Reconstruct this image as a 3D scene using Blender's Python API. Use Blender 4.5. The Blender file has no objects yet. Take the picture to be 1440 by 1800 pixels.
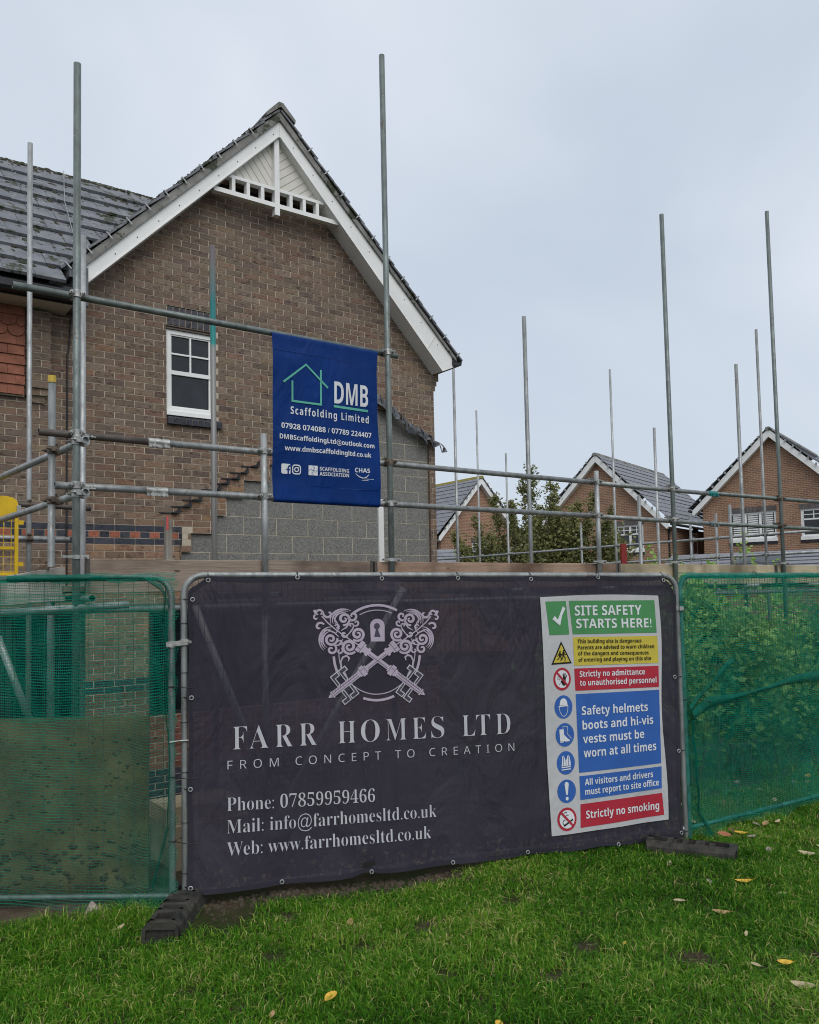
import bpy, bmesh, math, random
import numpy as np
from mathutils import Vector, Matrix

random.seed(7)
rng = np.random.default_rng(11)
R = math.radians
scn = bpy.context.scene
col = scn.collection

# ------------------------------------------------------------------ camera
EYE = 1.85
cam = bpy.data.cameras.new('camera')
cam.sensor_fit = 'HORIZONTAL'; cam.sensor_width = 36.0
cam.lens = 36.0 * 1442.0 / 1440.0
cam.shift_y = 60.0 / 1440.0
cam.clip_start = 0.05; cam.clip_end = 900.0
cob = bpy.data.objects.new('camera', cam); col.objects.link(cob)
yaw, pitch, roll = R(35.8307), R(3.3499), R(-1.2105)
f0 = Vector((math.sin(yaw), math.cos(yaw), 0)); r0 = Vector((math.cos(yaw), -math.sin(yaw), 0)); z0 = Vector((0, 0, 1))
fw = math.cos(pitch) * f0 + math.sin(pitch) * z0
up = -math.sin(pitch) * f0 + math.cos(pitch) * z0
rt = math.cos(roll) * r0 + math.sin(roll) * up
uu = -math.sin(roll) * r0 + math.cos(roll) * up
cob.matrix_world = Matrix(((rt.x, uu.x, -fw.x, 0), (rt.y, uu.y, -fw.y, 0), (rt.z, uu.z, -fw.z, EYE), (0, 0, 0, 1)))
scn.camera = cob

# ------------------------------------------------------------------ sky (overcast) and soft sun
SUN_EL, SUN_AZ = R(48), R(196)          # the sun sits behind the cloud, behind the viewer
wd = bpy.data.worlds.new('World'); scn.world = wd; wd.use_nodes = True
nt = wd.node_tree; nt.nodes.clear()
out = nt.nodes.new('ShaderNodeOutputWorld'); bg = nt.nodes.new('ShaderNodeBackground')
sky = nt.nodes.new('ShaderNodeTexSky'); sky.sky_type = 'NISHITA'; sky.sun_disc = False
sky.sun_elevation = SUN_EL; sky.sun_rotation = SUN_AZ; sky.air_density = 1.0; sky.dust_density = 2.0
tc = nt.nodes.new('ShaderNodeTexCoord')
mp = nt.nodes.new('ShaderNodeMapping'); mp.inputs['Scale'].default_value = (1.0, 1.0, 1.25)
nz = nt.nodes.new('ShaderNodeTexNoise'); nz.inputs['Scale'].default_value = 2.0; nz.inputs['Detail'].default_value = 4.0
nz.inputs['Roughness'].default_value = 0.45; nz.inputs['Distortion'].default_value = 0.6
cr = nt.nodes.new('ShaderNodeValToRGB')
cr.color_ramp.elements[0].position = 0.30; cr.color_ramp.elements[0].color = (4.75, 5.45, 6.35, 1)
cr.color_ramp.elements[1].position = 0.72; cr.color_ramp.elements[1].color = (6.7, 7.15, 7.9, 1)
mx = nt.nodes.new('ShaderNodeMix'); mx.data_type = 'RGBA'; mx.inputs[0].default_value = 0.93
L = nt.links.new
L(tc.outputs['Generated'], mp.inputs[0]); L(mp.outputs[0], nz.inputs['Vector']); L(nz.outputs[0], cr.inputs[0])
L(sky.outputs[0], mx.inputs[6]); L(cr.outputs[0], mx.inputs[7]); L(mx.outputs[2], bg.inputs[0])
bg.inputs[1].default_value = 0.1
L(bg.outputs[0], out.inputs[0])
sl = bpy.data.lights.new('sun', 'SUN'); sl.energy = 1.5; sl.angle = R(55); sl.color = (1.0, 0.97, 0.93)
so = bpy.data.objects.new('sun', sl); col.objects.link(so)
sd = Vector((math.sin(SUN_AZ) * math.cos(SUN_EL), math.cos(SUN_AZ) * math.cos(SUN_EL), math.sin(SUN_EL)))
so.rotation_euler = sd.to_track_quat('Z', 'Y').to_euler(); so.location = sd * 60
scn.view_settings.view_transform = 'Standard'; scn.view_settings.look = 'None'
scn.view_settings.exposure = 0.25; scn.view_settings.gamma = 1.0; scn.view_settings.use_curve_mapping = False
scn.cycles.max_bounces = 8; scn.cycles.transparent_max_bounces = 24
scn.cycles.use_denoising = True
scn.cycles.pixel_filter_type = 'BLACKMAN_HARRIS'; scn.cycles.filter_width = 1.05

# ------------------------------------------------------------------ helpers
def S(r, g, b):
    "sRGB 0-255 to linear"
    return tuple(((c / 255.0) / 12.92 if c <= 10 else ((c / 255.0 + 0.055) / 1.055) ** 2.4) for c in (r, g, b))

class MB:
    def __init__(s): s.v = []; s.f = []; s.sm = []; s.c = []; s.uv = []; s.cur = None
    def add(s, vs, fs, smooth=False, c=None, uvs=None):
        b = len(s.v); s.v += [tuple(p) for p in vs]
        for i, f in enumerate(fs):
            s.f.append(tuple(b + k for k in f)); s.sm.append(smooth); s.c.append(c if c is not None else s.cur)
            s.uv.append([uvs[k] for k in f] if uvs else None)
    def box(s, x0, x1, y0, y1, z0, z1, c=None, skip=()):
        vs = [(x, y, z) for z in (z0, z1) for y in (y0, y1) for x in (x0, x1)]
        fs = {'-z': (0, 2, 3, 1), '+z': (4, 5, 7, 6), '-y': (0, 1, 5, 4), '+y': (2, 6, 7, 3), '-x': (0, 4, 6, 2), '+x': (1, 3, 7, 5)}
        s.add(vs, [f for k, f in fs.items() if k not in skip], False, c)
    def obox(s, ctr, ax, ay, az, c=None):
        ctr = Vector(ctr); ax = Vector(ax); ay = Vector(ay); az = Vector(az)
        vs = [ctr + ax * i + ay * j + az * k for k in (-1, 1) for j in (-1, 1) for i in (-1, 1)]
        s.add(vs, [(0, 2, 3, 1), (4, 5, 7, 6), (0, 1, 5, 4), (2, 6, 7, 3), (0, 4, 6, 2), (1, 3, 7, 5)], False, c)
    def bar(s, p0, p1, w, h, upv=(0, 0, 1), c=None):
        p0 = Vector(p0); p1 = Vector(p1); d = (p1 - p0); l = d.length; d = d / l
        sd_ = d.cross(Vector(upv)); sd_ = sd_.normalized() if sd_.length > 1e-6 else Vector((1, 0, 0))
        u_ = sd_.cross(d)
        s.obox((p0 + p1) / 2, d * l / 2, sd_ * w / 2, u_ * h / 2, c)
    def path(s, pts, r, n=10, cap=True, c=None, closed=False):
        pts = [Vector(p) for p in pts]; m = len(pts); rings = []; pu = None
        rr = r if isinstance(r, (list, tuple)) else [r] * m
        for i, p in enumerate(pts):
            a = pts[(i - 1) % m] if (closed or i > 0) else p; b = pts[(i + 1) % m] if (closed or i < m - 1) else p
            t = (b - a).normalized()
            if pu is None:
                pu = t.orthogonal().normalized()
            pu = (pu - t * pu.dot(t)).normalized(); pv = t.cross(pu)
            rings.append([p + (pu * math.cos(2 * math.pi * k / n) + pv * math.sin(2 * math.pi * k / n)) * rr[i] for k in range(n)])
        vs = [q for rg in rings for q in rg]; fs = []
        mm = m if closed else m - 1
        for i in range(mm):
            j = (i + 1) % m
            for k in range(n):
                k2 = (k + 1) % n; fs.append((i * n + k, i * n + k2, j * n + k2, j * n + k))
        s.add(vs, fs, True, c)
        if cap and not closed:
            s.add(rings[0], [tuple(range(n - 1, -1, -1))], False, c); s.add(rings[-1], [tuple(range(n))], False, c)
    def pipe(s, p0, p1, r=0.02415, n=14, t=0.004):
        "hollow tube: outside, rims and a short dark bore at both ends"
        p0 = Vector(p0); p1 = Vector(p1); d = (p1 - p0).normalized()
        a = d.orthogonal().normalized(); b = d.cross(a)
        cs = [a * math.cos(2 * math.pi * k / n) + b * math.sin(2 * math.pi * k / n) for k in range(n)]
        dp = min(0.12, (p1 - p0).length * 0.3)
        ring = lambda p, q: [p + c * q for c in cs]
        A = ring(p0, r); B = ring(p1, r); Ai = ring(p0, r - t); Bi = ring(p1, r - t); Aj = ring(p0 + d * dp, r - t); Bj = ring(p1 - d * dp, r - t)
        vs = A + B + Ai + Bi + Aj + Bj; N = n; f1 = []; f2 = []
        for k in range(n):
            k2 = (k + 1) % n
            f1.append((k, k2, N + k2, N + k)); f2 += [(k2, k, 2 * N + k, 2 * N + k2), (N + k, N + k2, 3 * N + k2, 3 * N + k), (2 * N + k2, 2 * N + k, 4 * N + k, 4 * N + k2), (3 * N + k, 3 * N + k2, 5 * N + k2, 5 * N + k)]
        f2 += [tuple(range(4 * N, 5 * N)), tuple(range(6 * N - 1, 5 * N - 1, -1))]
        b0 = len(s.v); s.add(vs, f1, True)
        s.f += [tuple(b0 + i for i in f) for f in f2]; s.sm += [False] * len(f2); s.c += [None] * len(f2); s.uv += [None] * len(f2)
    def prism(s, poly, fr, d0, d1, c=None):
        "2-d polygon (a,b) -> fr(a,b,depth); counter-clockwise seen from the front"
        n = len(poly); vs = [fr(a, b, d0) for a, b in poly] + [fr(a, b, d1) for a, b in poly]
        s.add(vs, [tuple(range(n)), tuple(range(2 * n - 1, n - 1, -1))] + [((i + 1) % n, i, n + i, n + (i + 1) % n) for i in range(n)], False, c)
    def quad(s, a, b, c_, d, c=None, uvs=None, smooth=False): s.add([a, b, c_, d], [(0, 1, 2, 3)], smooth, c, uvs)
    def grid(s, fn, nu, nv, uvfn=None, c=None, smooth=True):
        vs = [fn(i / nu, j / nv) for j in range(nv + 1) for i in range(nu + 1)]
        uvs = [uvfn(i / nu, j / nv) for j in range(nv + 1) for i in range(nu + 1)] if uvfn else None
        fs = [(j * (nu + 1) + i, j * (nu + 1) + i + 1, (j + 1) * (nu + 1) + i + 1, (j + 1) * (nu + 1) + i) for j in range(nv) for i in range(nu)]
        s.add(vs, fs, smooth, c, uvs)
    def mesh(s, name, mats):
        me = bpy.data.meshes.new(name); me.from_pydata(s.v, [], s.f)
        me.polygons.foreach_set('use_smooth', s.sm)
        if any(x is not None for x in s.c):
            at = me.color_attributes.new('bcol', 'FLOAT_COLOR', 'CORNER'); arr = []
            for f, c in zip(s.f, s.c):
                c = c if c is not None else (0.2, 0.2, 0.2); arr += [c[0], c[1], c[2], 1.0] * len(f)
            at.data.foreach_set('color', arr)
        if any(x is not None for x in s.uv):
            ul = me.uv_layers.new(name='UVMap'); arr = []
            for f, q in zip(s.f, s.uv):
                for k in range(len(f)): arr += list(q[k]) if q else [0, 0]
            ul.data.foreach_set('uv', arr)
        for m in (mats if isinstance(mats, (list, tuple)) else [mats]): me.materials.append(m)
        me.update(); return me
    def build(s, name, mat, parent=None): return link(name, s.mesh(name, mat), parent)

ROOT = {}
def link(name, me, parent=None, loc=None, rot=None):
    o = bpy.data.objects.new(name, me); col.objects.link(o)
    if parent is not None:
        o.parent = parent
        o.matrix_parent_inverse = Matrix.Translation(-parent.location) if parent.name in ROOT else Matrix.Identity(4)
    if loc is not None: o.location = loc
    if rot is not None: o.rotation_euler = rot
    return o
def thing(name, label, cat, loc, group=None):
    o = bpy.data.objects.new(name, None); col.objects.link(o); o.location = loc; o.empty_display_size = 0.1
    ROOT[o.name] = 1; tag(o, label, cat, group); return o
def tag(o, label, cat, group=None, kind=None):
    if label: o['label'] = label
    if cat: o['category'] = cat
    if group: o['group'] = group
    if kind: o['kind'] = kind
    return o

# ------------------------------------------------------------------ materials
def nodes(name):
    m = bpy.data.materials.new(name); m.use_nodes = True
    t = m.node_tree; return m, t, t.nodes['Principled BSDF'], t.links.new
def N(t, kind, **kw):
    n = t.nodes.new(kind)
    for k, v in kw.items():
        if k in n.inputs: n.inputs[k].default_value = v
        else: setattr(n, k, v)
    return n
def mixc(t, fac, a, b, mode='MIX'):
    n = t.nodes.new('ShaderNodeMix'); n.data_type = 'RGBA'; n.blend_type = mode
    for sock, v in ((n.inputs[0], fac), (n.inputs[6], a), (n.inputs[7], b)):
        if hasattr(v, 'is_output'): t.links.new(v, sock)
        elif isinstance(v, (int, float)): sock.default_value = v
        else: sock.default_value = tuple(v) + (1,) if len(v) == 3 else v
    return n.outputs[2]
def ramp(t, src, p0, p1, c0=(0, 0, 0), c1=(1, 1, 1)):
    n = t.nodes.new('ShaderNodeValToRGB'); e = n.color_ramp.elements
    e[0].position = p0; e[1].position = p1; e[0].color = tuple(c0) + (1,); e[1].color = tuple(c1) + (1,)
    t.links.new(src, n.inputs[0]); return n.outputs[0]
def noise(t, scale, detail=4, rough=0.55, vec=None, stretch=None, dist=0.0):
    n = N(t, 'ShaderNodeTexNoise', Scale=scale, Detail=detail, Roughness=rough, Distortion=dist)
    if vec is None: vec = t.nodes.new('ShaderNodeNewGeometry').outputs['Position']
    if stretch:
        m_ = t.nodes.new('ShaderNodeMapping'); m_.inputs['Scale'].default_value = stretch; t.links.new(vec, m_.inputs[0]); vec = m_.outputs[0]
    t.links.new(vec, n.inputs['Vector']); return n.outputs[0]
def bump(t, bs, h, strength=0.3, dist=0.01):
    b = N(t, 'ShaderNodeBump', Strength=strength, Distance=dist); t.links.new(h, b.inputs['Height']); t.links.new(b.outputs[0], bs.inputs['Normal'])

def M(name, c, rough=0.6, metal=0.0, var=0.25, scale=6.0, c2=None, fine=80.0, bs=0.25, bd=0.004, spec=0.4, stretch=None):
    m, t, b, l = nodes(name)
    a = tuple(x * (1 - var) for x in c); e = tuple(min(1, x * (1 + var)) for x in c) if c2 is None else c2
    n1 = noise(t, scale, 5, 0.6, stretch=stretch)
    l(ramp(t, n1, 0.32, 0.68, a, e), b.inputs['Base Color'])
    b.inputs['Roughness'].default_value = rough; b.inputs['Metallic'].default_value = metal
    b.inputs['Specular IOR Level'].default_value = spec
    if bs: bump(t, b, noise(t, fine, 3, 0.6, stretch=stretch), bs, bd)
    return m

def brick_mat():
    m, t, b, l = nodes('brick')
    at = N(t, 'ShaderNodeAttribute', attribute_name='bcol')
    n1 = noise(t, 15.0, 5, 0.7, stretch=(1, 1, 1.7), dist=0.7)
    n2 = noise(t, 34.0, 4, 0.7)
    cA = mixc(t, ramp(t, n1, 0.52, 0.70), at.outputs[0], (0.26, 0.23, 0.26), 'MULTIPLY')
    cB = mixc(t, 0.55, cA, ramp(t, n2, 0.25, 0.75, (0.6, 0.6, 0.6), (1.25, 1.22, 1.18)), 'MULTIPLY')
    cB = mixc(t, 0.8, cB, ramp(t, noise(t, 0.9, 4, 0.6), 0.3, 0.7, (0.78, 0.78, 0.80), (1.12, 1.10, 1.06)), 'MULTIPLY')
    l(cB, b.inputs['Base Color']); b.inputs['Roughness'].default_value = 0.85
    b.inputs['Specular IOR Level'].default_value = 0.2
    bump(t, b, noise(t, 120, 4, 0.7), 0.5, 0.004)
    return m
MAT = {}
def tube_mat(name, c, metal=0.45, rust=0.5, cem=0.5, rough=0.45):
    m, t, b, l = nodes(name)
    a = ramp(t, noise(t, 5, 5, 0.65, stretch=(3, 3, 1)), 0.3, 0.7, tuple(x * 0.62 for x in c), tuple(min(1, x * 1.3) for x in c))
    a = mixc(t, ramp(t, noise(t, 7, 6, 0.75), 0.66 - 0.1 * rust, 0.74 - 0.1 * rust), a, (0.10, 0.055, 0.030))
    a = mixc(t, ramp(t, noise(t, 13, 5, 0.7, dist=0.8), 0.70 - 0.08 * cem, 0.73 - 0.08 * cem), a, (0.42, 0.41, 0.38))
    l(a, b.inputs['Base Color']); b.inputs['Metallic'].default_value = metal
    l(ramp(t, noise(t, 20, 3), 0.3, 0.7, (rough - 0.1,) * 3, (rough + 0.2,) * 3), b.inputs['Roughness'])
    bump(t, b, noise(t, 70, 4, 0.7), 0.2, 0.003); return m
MAT['brick'] = brick_mat()
MAT['mortar'] = M('mortar', (0.47, 0.405, 0.31), 0.95, var=0.2, scale=5, fine=150, bs=0.5)
MAT['block'] = M('concrete_block', (0.190, 0.188, 0.172), 0.95, var=0.45, scale=70, fine=220, bs=0.8, bd=0.006, spec=0.15)
MAT['white'] = M('white_upvc', (0.76, 0.76, 0.735), 0.4, var=0.07, scale=2.5, fine=30, bs=0.05)
MAT['cream'] = M('cream_board', (0.62, 0.60, 0.54), 0.5, var=0.08, scale=3, fine=40, bs=0.08)
MAT['dark'] = M('dark_backing', (0.012, 0.012, 0.013), 0.9, var=0.2, bs=0)
MAT['black'] = M('black_plastic', (0.018, 0.018, 0.02), 0.4, var=0.3, scale=4, bs=0.1)
MAT['lead'] = M('lead_flashing', (0.10, 0.105, 0.115), 0.55, 0.3, var=0.5, scale=9, fine=25, bs=0.5, bd=0.01)
MAT['galv'] = tube_mat('galvanised_tube', (0.25, 0.262, 0.258), 0.45, 0.45, 0.6)
MAT['galv2'] = tube_mat('galvanised_bright', (0.34, 0.352, 0.35), 0.45, 0.25, 0.5)
MAT['rusty'] = M('rusty_tube', (0.10, 0.085, 0.075), 0.6, 0.35, var=0.4, scale=7, fine=60, bs=0.2)
MAT['greenish'] = tube_mat('weathered_tube', (0.150, 0.175, 0.165), 0.45, 0.5, 0.45)
MAT['fitting'] = M('steel_fitting', (0.36, 0.36, 0.34), 0.4, 0.65, var=0.45, scale=22, fine=90, bs=0.2)
MAT['oldfit'] = M('rusty_fitting', (0.14, 0.11, 0.085), 0.6, 0.4, var=0.5, scale=22, fine=90, bs=0.3)
MAT['yellow'] = M('yellow_paint', (0.70, 0.45, 0.012), 0.45, var=0.15, scale=5, fine=60, bs=0.1)
MAT['brass'] = M('yellow_cap', (0.60, 0.42, 0.06), 0.4, 0.2, var=0.15, bs=0)
def tealtube_mat():
    m, t, b, l = nodes('half_painted_tube')
    sp = N(t, 'ShaderNodeSeparateXYZ'); l(t.nodes.new('ShaderNodeNewGeometry').outputs['Position'], sp.inputs[0])
    a = N(t, 'ShaderNodeMath', operation='MULTIPLY_ADD'); l(noise(t, 9, 4), a.inputs[0]); a.inputs[1].default_value = 0.35; l(sp.outputs[2], a.inputs[2])
    r1 = N(t, 'ShaderNodeValToRGB'); mr = N(t, 'ShaderNodeMapRange'); l(a.outputs[0], mr.inputs[0]); mr.inputs[1].default_value = 4.1; mr.inputs[2].default_value = 5.0; l(mr.outputs[0], r1.inputs[0])
    e = r1.color_ramp.elements; e[0].position = 0.0; e[0].color = (0.20, 0.20, 0.19, 1); e[1].position = 1.0; e[1].color = (0.13, 0.11, 0.115, 1)
    for p_, c_ in ((0.07, (0.20, 0.20, 0.19, 1)), (0.12, (0.01, 0.19, 0.17, 1)), (0.5, (0.015, 0.15, 0.15, 1)), (0.85, (0.12, 0.13, 0.13, 1))): x_ = e.new(p_); x_.color = c_
    l(r1.outputs[0], b.inputs['Base Color']); b.inputs['Roughness'].default_value = 0.45; b.inputs['Metallic'].default_value = 0.3; return m
MAT['tealtube'] = tealtube_mat()
MAT['teal'] = M('teal_paint', (0.010, 0.16, 0.15), 0.5, var=0.4, scale=12, bs=0.1)
MAT['redp'] = M('red_board', (0.20, 0.018, 0.016), 0.7, var=0.2, scale=10, bs=0.2)
MAT['rubber'] = M('rubber', (0.022, 0.022, 0.023), 0.85, var=0.5, scale=14, c2=(0.06, 0.055, 0.045), fine=70, bs=0.5, bd=0.006)
MAT['stone'] = M('stone', (0.30, 0.25, 0.21), 0.9, var=0.3, scale=25, fine=80, bs=0.5)
MAT['terra'] = M('terracotta', (0.25, 0.095, 0.058), 0.85, var=0.3, scale=7, fine=90, bs=0.4)
MAT['tie'] = M('black_tie', (0.01, 0.01, 0.011), 0.5, bs=0)

def wood_mat(name, c, c2):
    m, t, b, l = nodes(name)
    n1 = noise(t, 3.0, 6, 0.75, stretch=(0.8, 6, 16), dist=0.9); n2 = noise(t, 2.2, 3, 0.5)
    n3 = N(t, 'ShaderNodeTexVoronoi', Scale=3.2); mpn = N(t, 'ShaderNodeMapping'); mpn.inputs['Scale'].default_value = (1.0, 1.0, 2.6)
    l(t.nodes.new('ShaderNodeNewGeometry').outputs['Position'], mpn.inputs[0]); l(mpn.outputs[0], n3.inputs['Vector'])
    cA = ramp(t, n1, 0.3, 0.72, c, c2); cB = mixc(t, ramp(t, n2, 0.42, 0.68), cA, tuple(x * 0.45 for x in c))
    cC = mixc(t, ramp(t, n3.outputs[0], 0.05, 0.10, (0.8, 0.8, 0.8), (0, 0, 0)), cB, tuple(x * 0.3 for x in c))
    l(cC, b.inputs['Base Color']); b.inputs['Roughness'].default_value = 0.85; b.inputs['Specular IOR Level'].default_value = 0.2
    bump(t, b, n1, 0.35, 0.004); return m
MAT['board_old'] = wood_mat('weathered_board', (0.16, 0.115, 0.088), (0.36, 0.29, 0.23))
MAT['board_mid'] = wood_mat('brown_board', (0.24, 0.15, 0.105), (0.42, 0.30, 0.22))
MAT['board_new'] = wood_mat('pale_board', (0.36, 0.29, 0.19), (0.54, 0.46, 0.32))
MAT['board_white'] = wood_mat('bleached_board', (0.42, 0.38, 0.33), (0.55, 0.51, 0.45))

def tile_mat(name, base, base2, moss=0.5, spots=True):
    m, t, b, l = nodes(name)
    n1 = noise(t, 5, 5, 0.6); c = ramp(t, n1, 0.3, 0.7, base, base2)
    n2 = noise(t, 3.1, 6, 0.7); n4 = noise(t, 22, 3, 0.6)
    if spots:
        v = N(t, 'ShaderNodeTexVoronoi', Scale=13.0); l(t.nodes.new('ShaderNodeNewGeometry').outputs['Position'], v.inputs['Vector'])
        mk = N(t, 'ShaderNodeMath', operation='MULTIPLY'); l(ramp(t, v.outputs[0], 0.10, 0.17, (1, 1, 1), (0, 0, 0)), mk.inputs[0]); l(ramp(t, noise(t, 6, 2), 0.52, 0.6), mk.inputs[1])
        c = mixc(t, mk.outputs[0], c, (0.45, 0.47, 0.48))
    ad = N(t, 'ShaderNodeMath', operation='ADD'); l(n2, ad.inputs[0]); sc = N(t, 'ShaderNodeMath', operation='MULTIPLY'); l(n4, sc.inputs[0]); sc.inputs[1].default_value = 0.3; l(sc.outputs[0], ad.inputs[1])
    c = mixc(t, ramp(t, ad.outputs[0], 0.80 - 0.12 * moss, 0.86 - 0.12 * moss), c, (0.045, 0.05, 0.03))
    l(c, b.inputs['Base Color']); b.inputs['Roughness'].default_value = 0.75; b.inputs['Specular IOR Level'].default_value = 0.3
    bump(t, b, noise(t, 60, 5, 0.7), 0.4, 0.006); return m
MAT['tile'] = tile_mat('roof_tile', (0.115, 0.12, 0.134), (0.205, 0.21, 0.226), 0.85)
MAT['verge'] = tile_mat('verge_mortar', (0.13, 0.13, 0.12), (0.27, 0.265, 0.245), 0.9, False)
MAT['tile_far'] = tile_mat('far_roof_tile', (0.16, 0.165, 0.185), (0.23, 0.235, 0.255), 0.1, False)
MAT['moss'] = M('moss', (0.038, 0.040, 0.024), 0.95, var=0.4, scale=30, fine=90, bs=0.6, bd=0.01)
MAT['lichen'] = M('ridge_lichen', (0.26, 0.22, 0.05), 0.95, var=0.4, scale=12, bs=0.4)

def farbrick_mat():
    m, t, b, l = nodes('far_brick')
    uv = N(t, 'ShaderNodeUVMap')
    br = N(t, 'ShaderNodeTexBrick', Scale=1.0); br.offset = 0.5
    for k, v in (('Color1', (0.30, 0.150, 0.088, 1)), ('Color2', (0.20, 0.098, 0.065, 1)), ('Mortar', (0.36, 0.29, 0.22, 1)), ('Mortar Size', 0.012), ('Mortar Smooth', 0.2), ('Bias', -0.15), ('Brick Width', 0.225), ('Row Height', 0.075)): br.inputs[k].default_value = v
    l(uv.outputs[0], br.inputs['Vector'])
    c = mixc(t, 0.7, br.outputs[0], ramp(t, noise(t, 1.2, 6, 0.7), 0.3, 0.7, (0.75, 0.75, 0.78), (1.2, 1.18, 1.12)), 'MULTIPLY')
    l(c, b.inputs['Base Color']); b.inputs['Roughness'].default_value = 0.9; b.inputs['Specular IOR Level'].default_value = 0.15
    bump(t, b, br.outputs[1], -0.4, 0.01); return m
MAT['farbrick'] = farbrick_mat()

def glass_mat():
    m, t, b, l = nodes('window_glass')
    l(ramp(t, noise(t, 2.5, 4, 0.6, dist=1.5), 0.4, 0.7, (0.004, 0.006, 0.008), (0.014, 0.018, 0.023)), b.inputs['Base Color'])
    b.inputs['Roughness'].default_value = 0.06; b.inputs['Specular IOR Level'].default_value = 0.55
    bump(t, b, noise(t, 2.0, 2), 0.05, 0.02); return m
MAT['glass'] = glass_mat()

def sheet_mat(name, c, transp=0.1, transl=0.15, rough=0.6, var=0.12, wrk=0.25, dirt=False):
    "cloth: diffuse, a little light through it, a little see-through, soft creases"
    m, t, b, l = nodes(name); o = t.nodes['Material Output']
    n1 = noise(t, 1.6, 5, 0.6); cc = ramp(t, n1, 0.3, 0.7, tuple(x * (1 - var) for x in c), tuple(x * (1 + var) for x in c))
    if dirt:
        sp = N(t, 'ShaderNodeSeparateXYZ'); l(t.nodes.new('ShaderNodeNewGeometry').outputs['Position'], sp.inputs[0])
        mr = N(t, 'ShaderNodeMapRange'); l(sp.outputs[2], mr.inputs[0]); mr.inputs[1].default_value = 0.75; mr.inputs[2].default_value = 0.05; mr.inputs[3].default_value = -0.10; mr.inputs[4].default_value = 0.16
        ad = N(t, 'ShaderNodeMath', operation='ADD'); l(mr.outputs[0], ad.inputs[0]); l(noise(t, 26, 6, 0.75), ad.inputs[1])
        cc = mixc(t, ramp(t, ad.outputs[0], 0.66, 0.80, (0, 0, 0), (0.75, 0.75, 0.75)), cc, (0.11, 0.092, 0.075))
        ad2 = N(t, 'ShaderNodeMath', operation='MULTIPLY'); l(noise(t, 3.5, 6, 0.8, dist=1.5), ad2.inputs[0]); ad2.inputs[1].default_value = 1.0
        cc = mixc(t, ramp(t, ad2.outputs[0], 0.60, 0.78, (0, 0, 0), (0.35, 0.35, 0.35)), cc, (0.12, 0.115, 0.12))
    l(cc, b.inputs['Base Color']); b.inputs['Roughness'].default_value = rough; b.inputs['Specular IOR Level'].default_value = 0.12
    h1 = noise(t, 2.6, 3, 0.5, stretch=(1.0, 1.0, 0.45), dist=2.2); h2 = noise(t, 9, 4, 0.6)
    hm_ = N(t, 'ShaderNodeMath', operation='MULTIPLY_ADD'); l(h2, hm_.inputs[0]); hm_.inputs[1].default_value = 0.12; l(h1, hm_.inputs[2])
    bump(t, b, hm_.outputs[0], wrk, 0.10)
    tl = N(t, 'ShaderNodeBsdfTranslucent'); l(cc, tl.inputs[0]); tr = N(t, 'ShaderNodeBsdfTransparent')
    m1 = N(t, 'ShaderNodeMixShader'); m1.inputs[0].default_value = transl; l(b.outputs[0], m1.inputs[1]); l(tl.outputs[0], m1.inputs[2])
    m2 = N(t, 'ShaderNodeMixShader'); l(m1.outputs[0], m2.inputs[1]); l(tr.outputs[0], m2.inputs[2]); m2.inputs[0].default_value = transp
    l(m2.outputs[0], o.inputs[0]); return m
MAT['banner'] = sheet_mat('mesh_banner', (0.041, 0.037, 0.053), 0.095, 0.12, 0.62, 0.14, 0.55, True)
MAT['hem'] = sheet_mat('banner_hem', (0.032, 0.030, 0.042), 0.0, 0.08, 0.7, 0.2)
MAT['blue'] = sheet_mat('blue_pvc', (0.0025, 0.029, 0.155), 0.0, 0.06, 0.5, 0.18, 0.35)
MAT['signwhite'] = sheet_mat('white_pvc', (0.50, 0.50, 0.51), 0.0, 0.1, 0.5, 0.06, 0.3)
def ink(name, c): return M(name, c, 0.6, var=0.07, scale=6, bs=0, spec=0.25)
MAT['ink_w'] = ink('ink_white', (0.46, 0.46, 0.49)); MAT['ink_lw'] = ink('ink_bright', (0.62, 0.64, 0.66)); MAT['ink_k'] = ink('ink_black', (0.012, 0.011, 0.012))
MAT['ink_m'] = ink('ink_mauve', (0.40, 0.34, 0.42)); MAT['ink_d'] = ink('ink_slate', (0.060, 0.052, 0.075))
MAT['ink_g'] = ink('ink_green', (0.065, 0.235, 0.085)); MAT['ink_y'] = ink('ink_yellow', (0.50, 0.41, 0.055)); MAT['ink_r'] = ink('ink_red', (0.37, 0.022, 0.04))
MAT['ink_b'] = ink('ink_blue', (0.030, 0.105, 0.36)); MAT['ink_mint'] = ink('ink_mint', (0.10, 0.39, 0.30)); MAT['ink_navy'] = ink('ink_navy', (0.0025, 0.029, 0.155))

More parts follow.
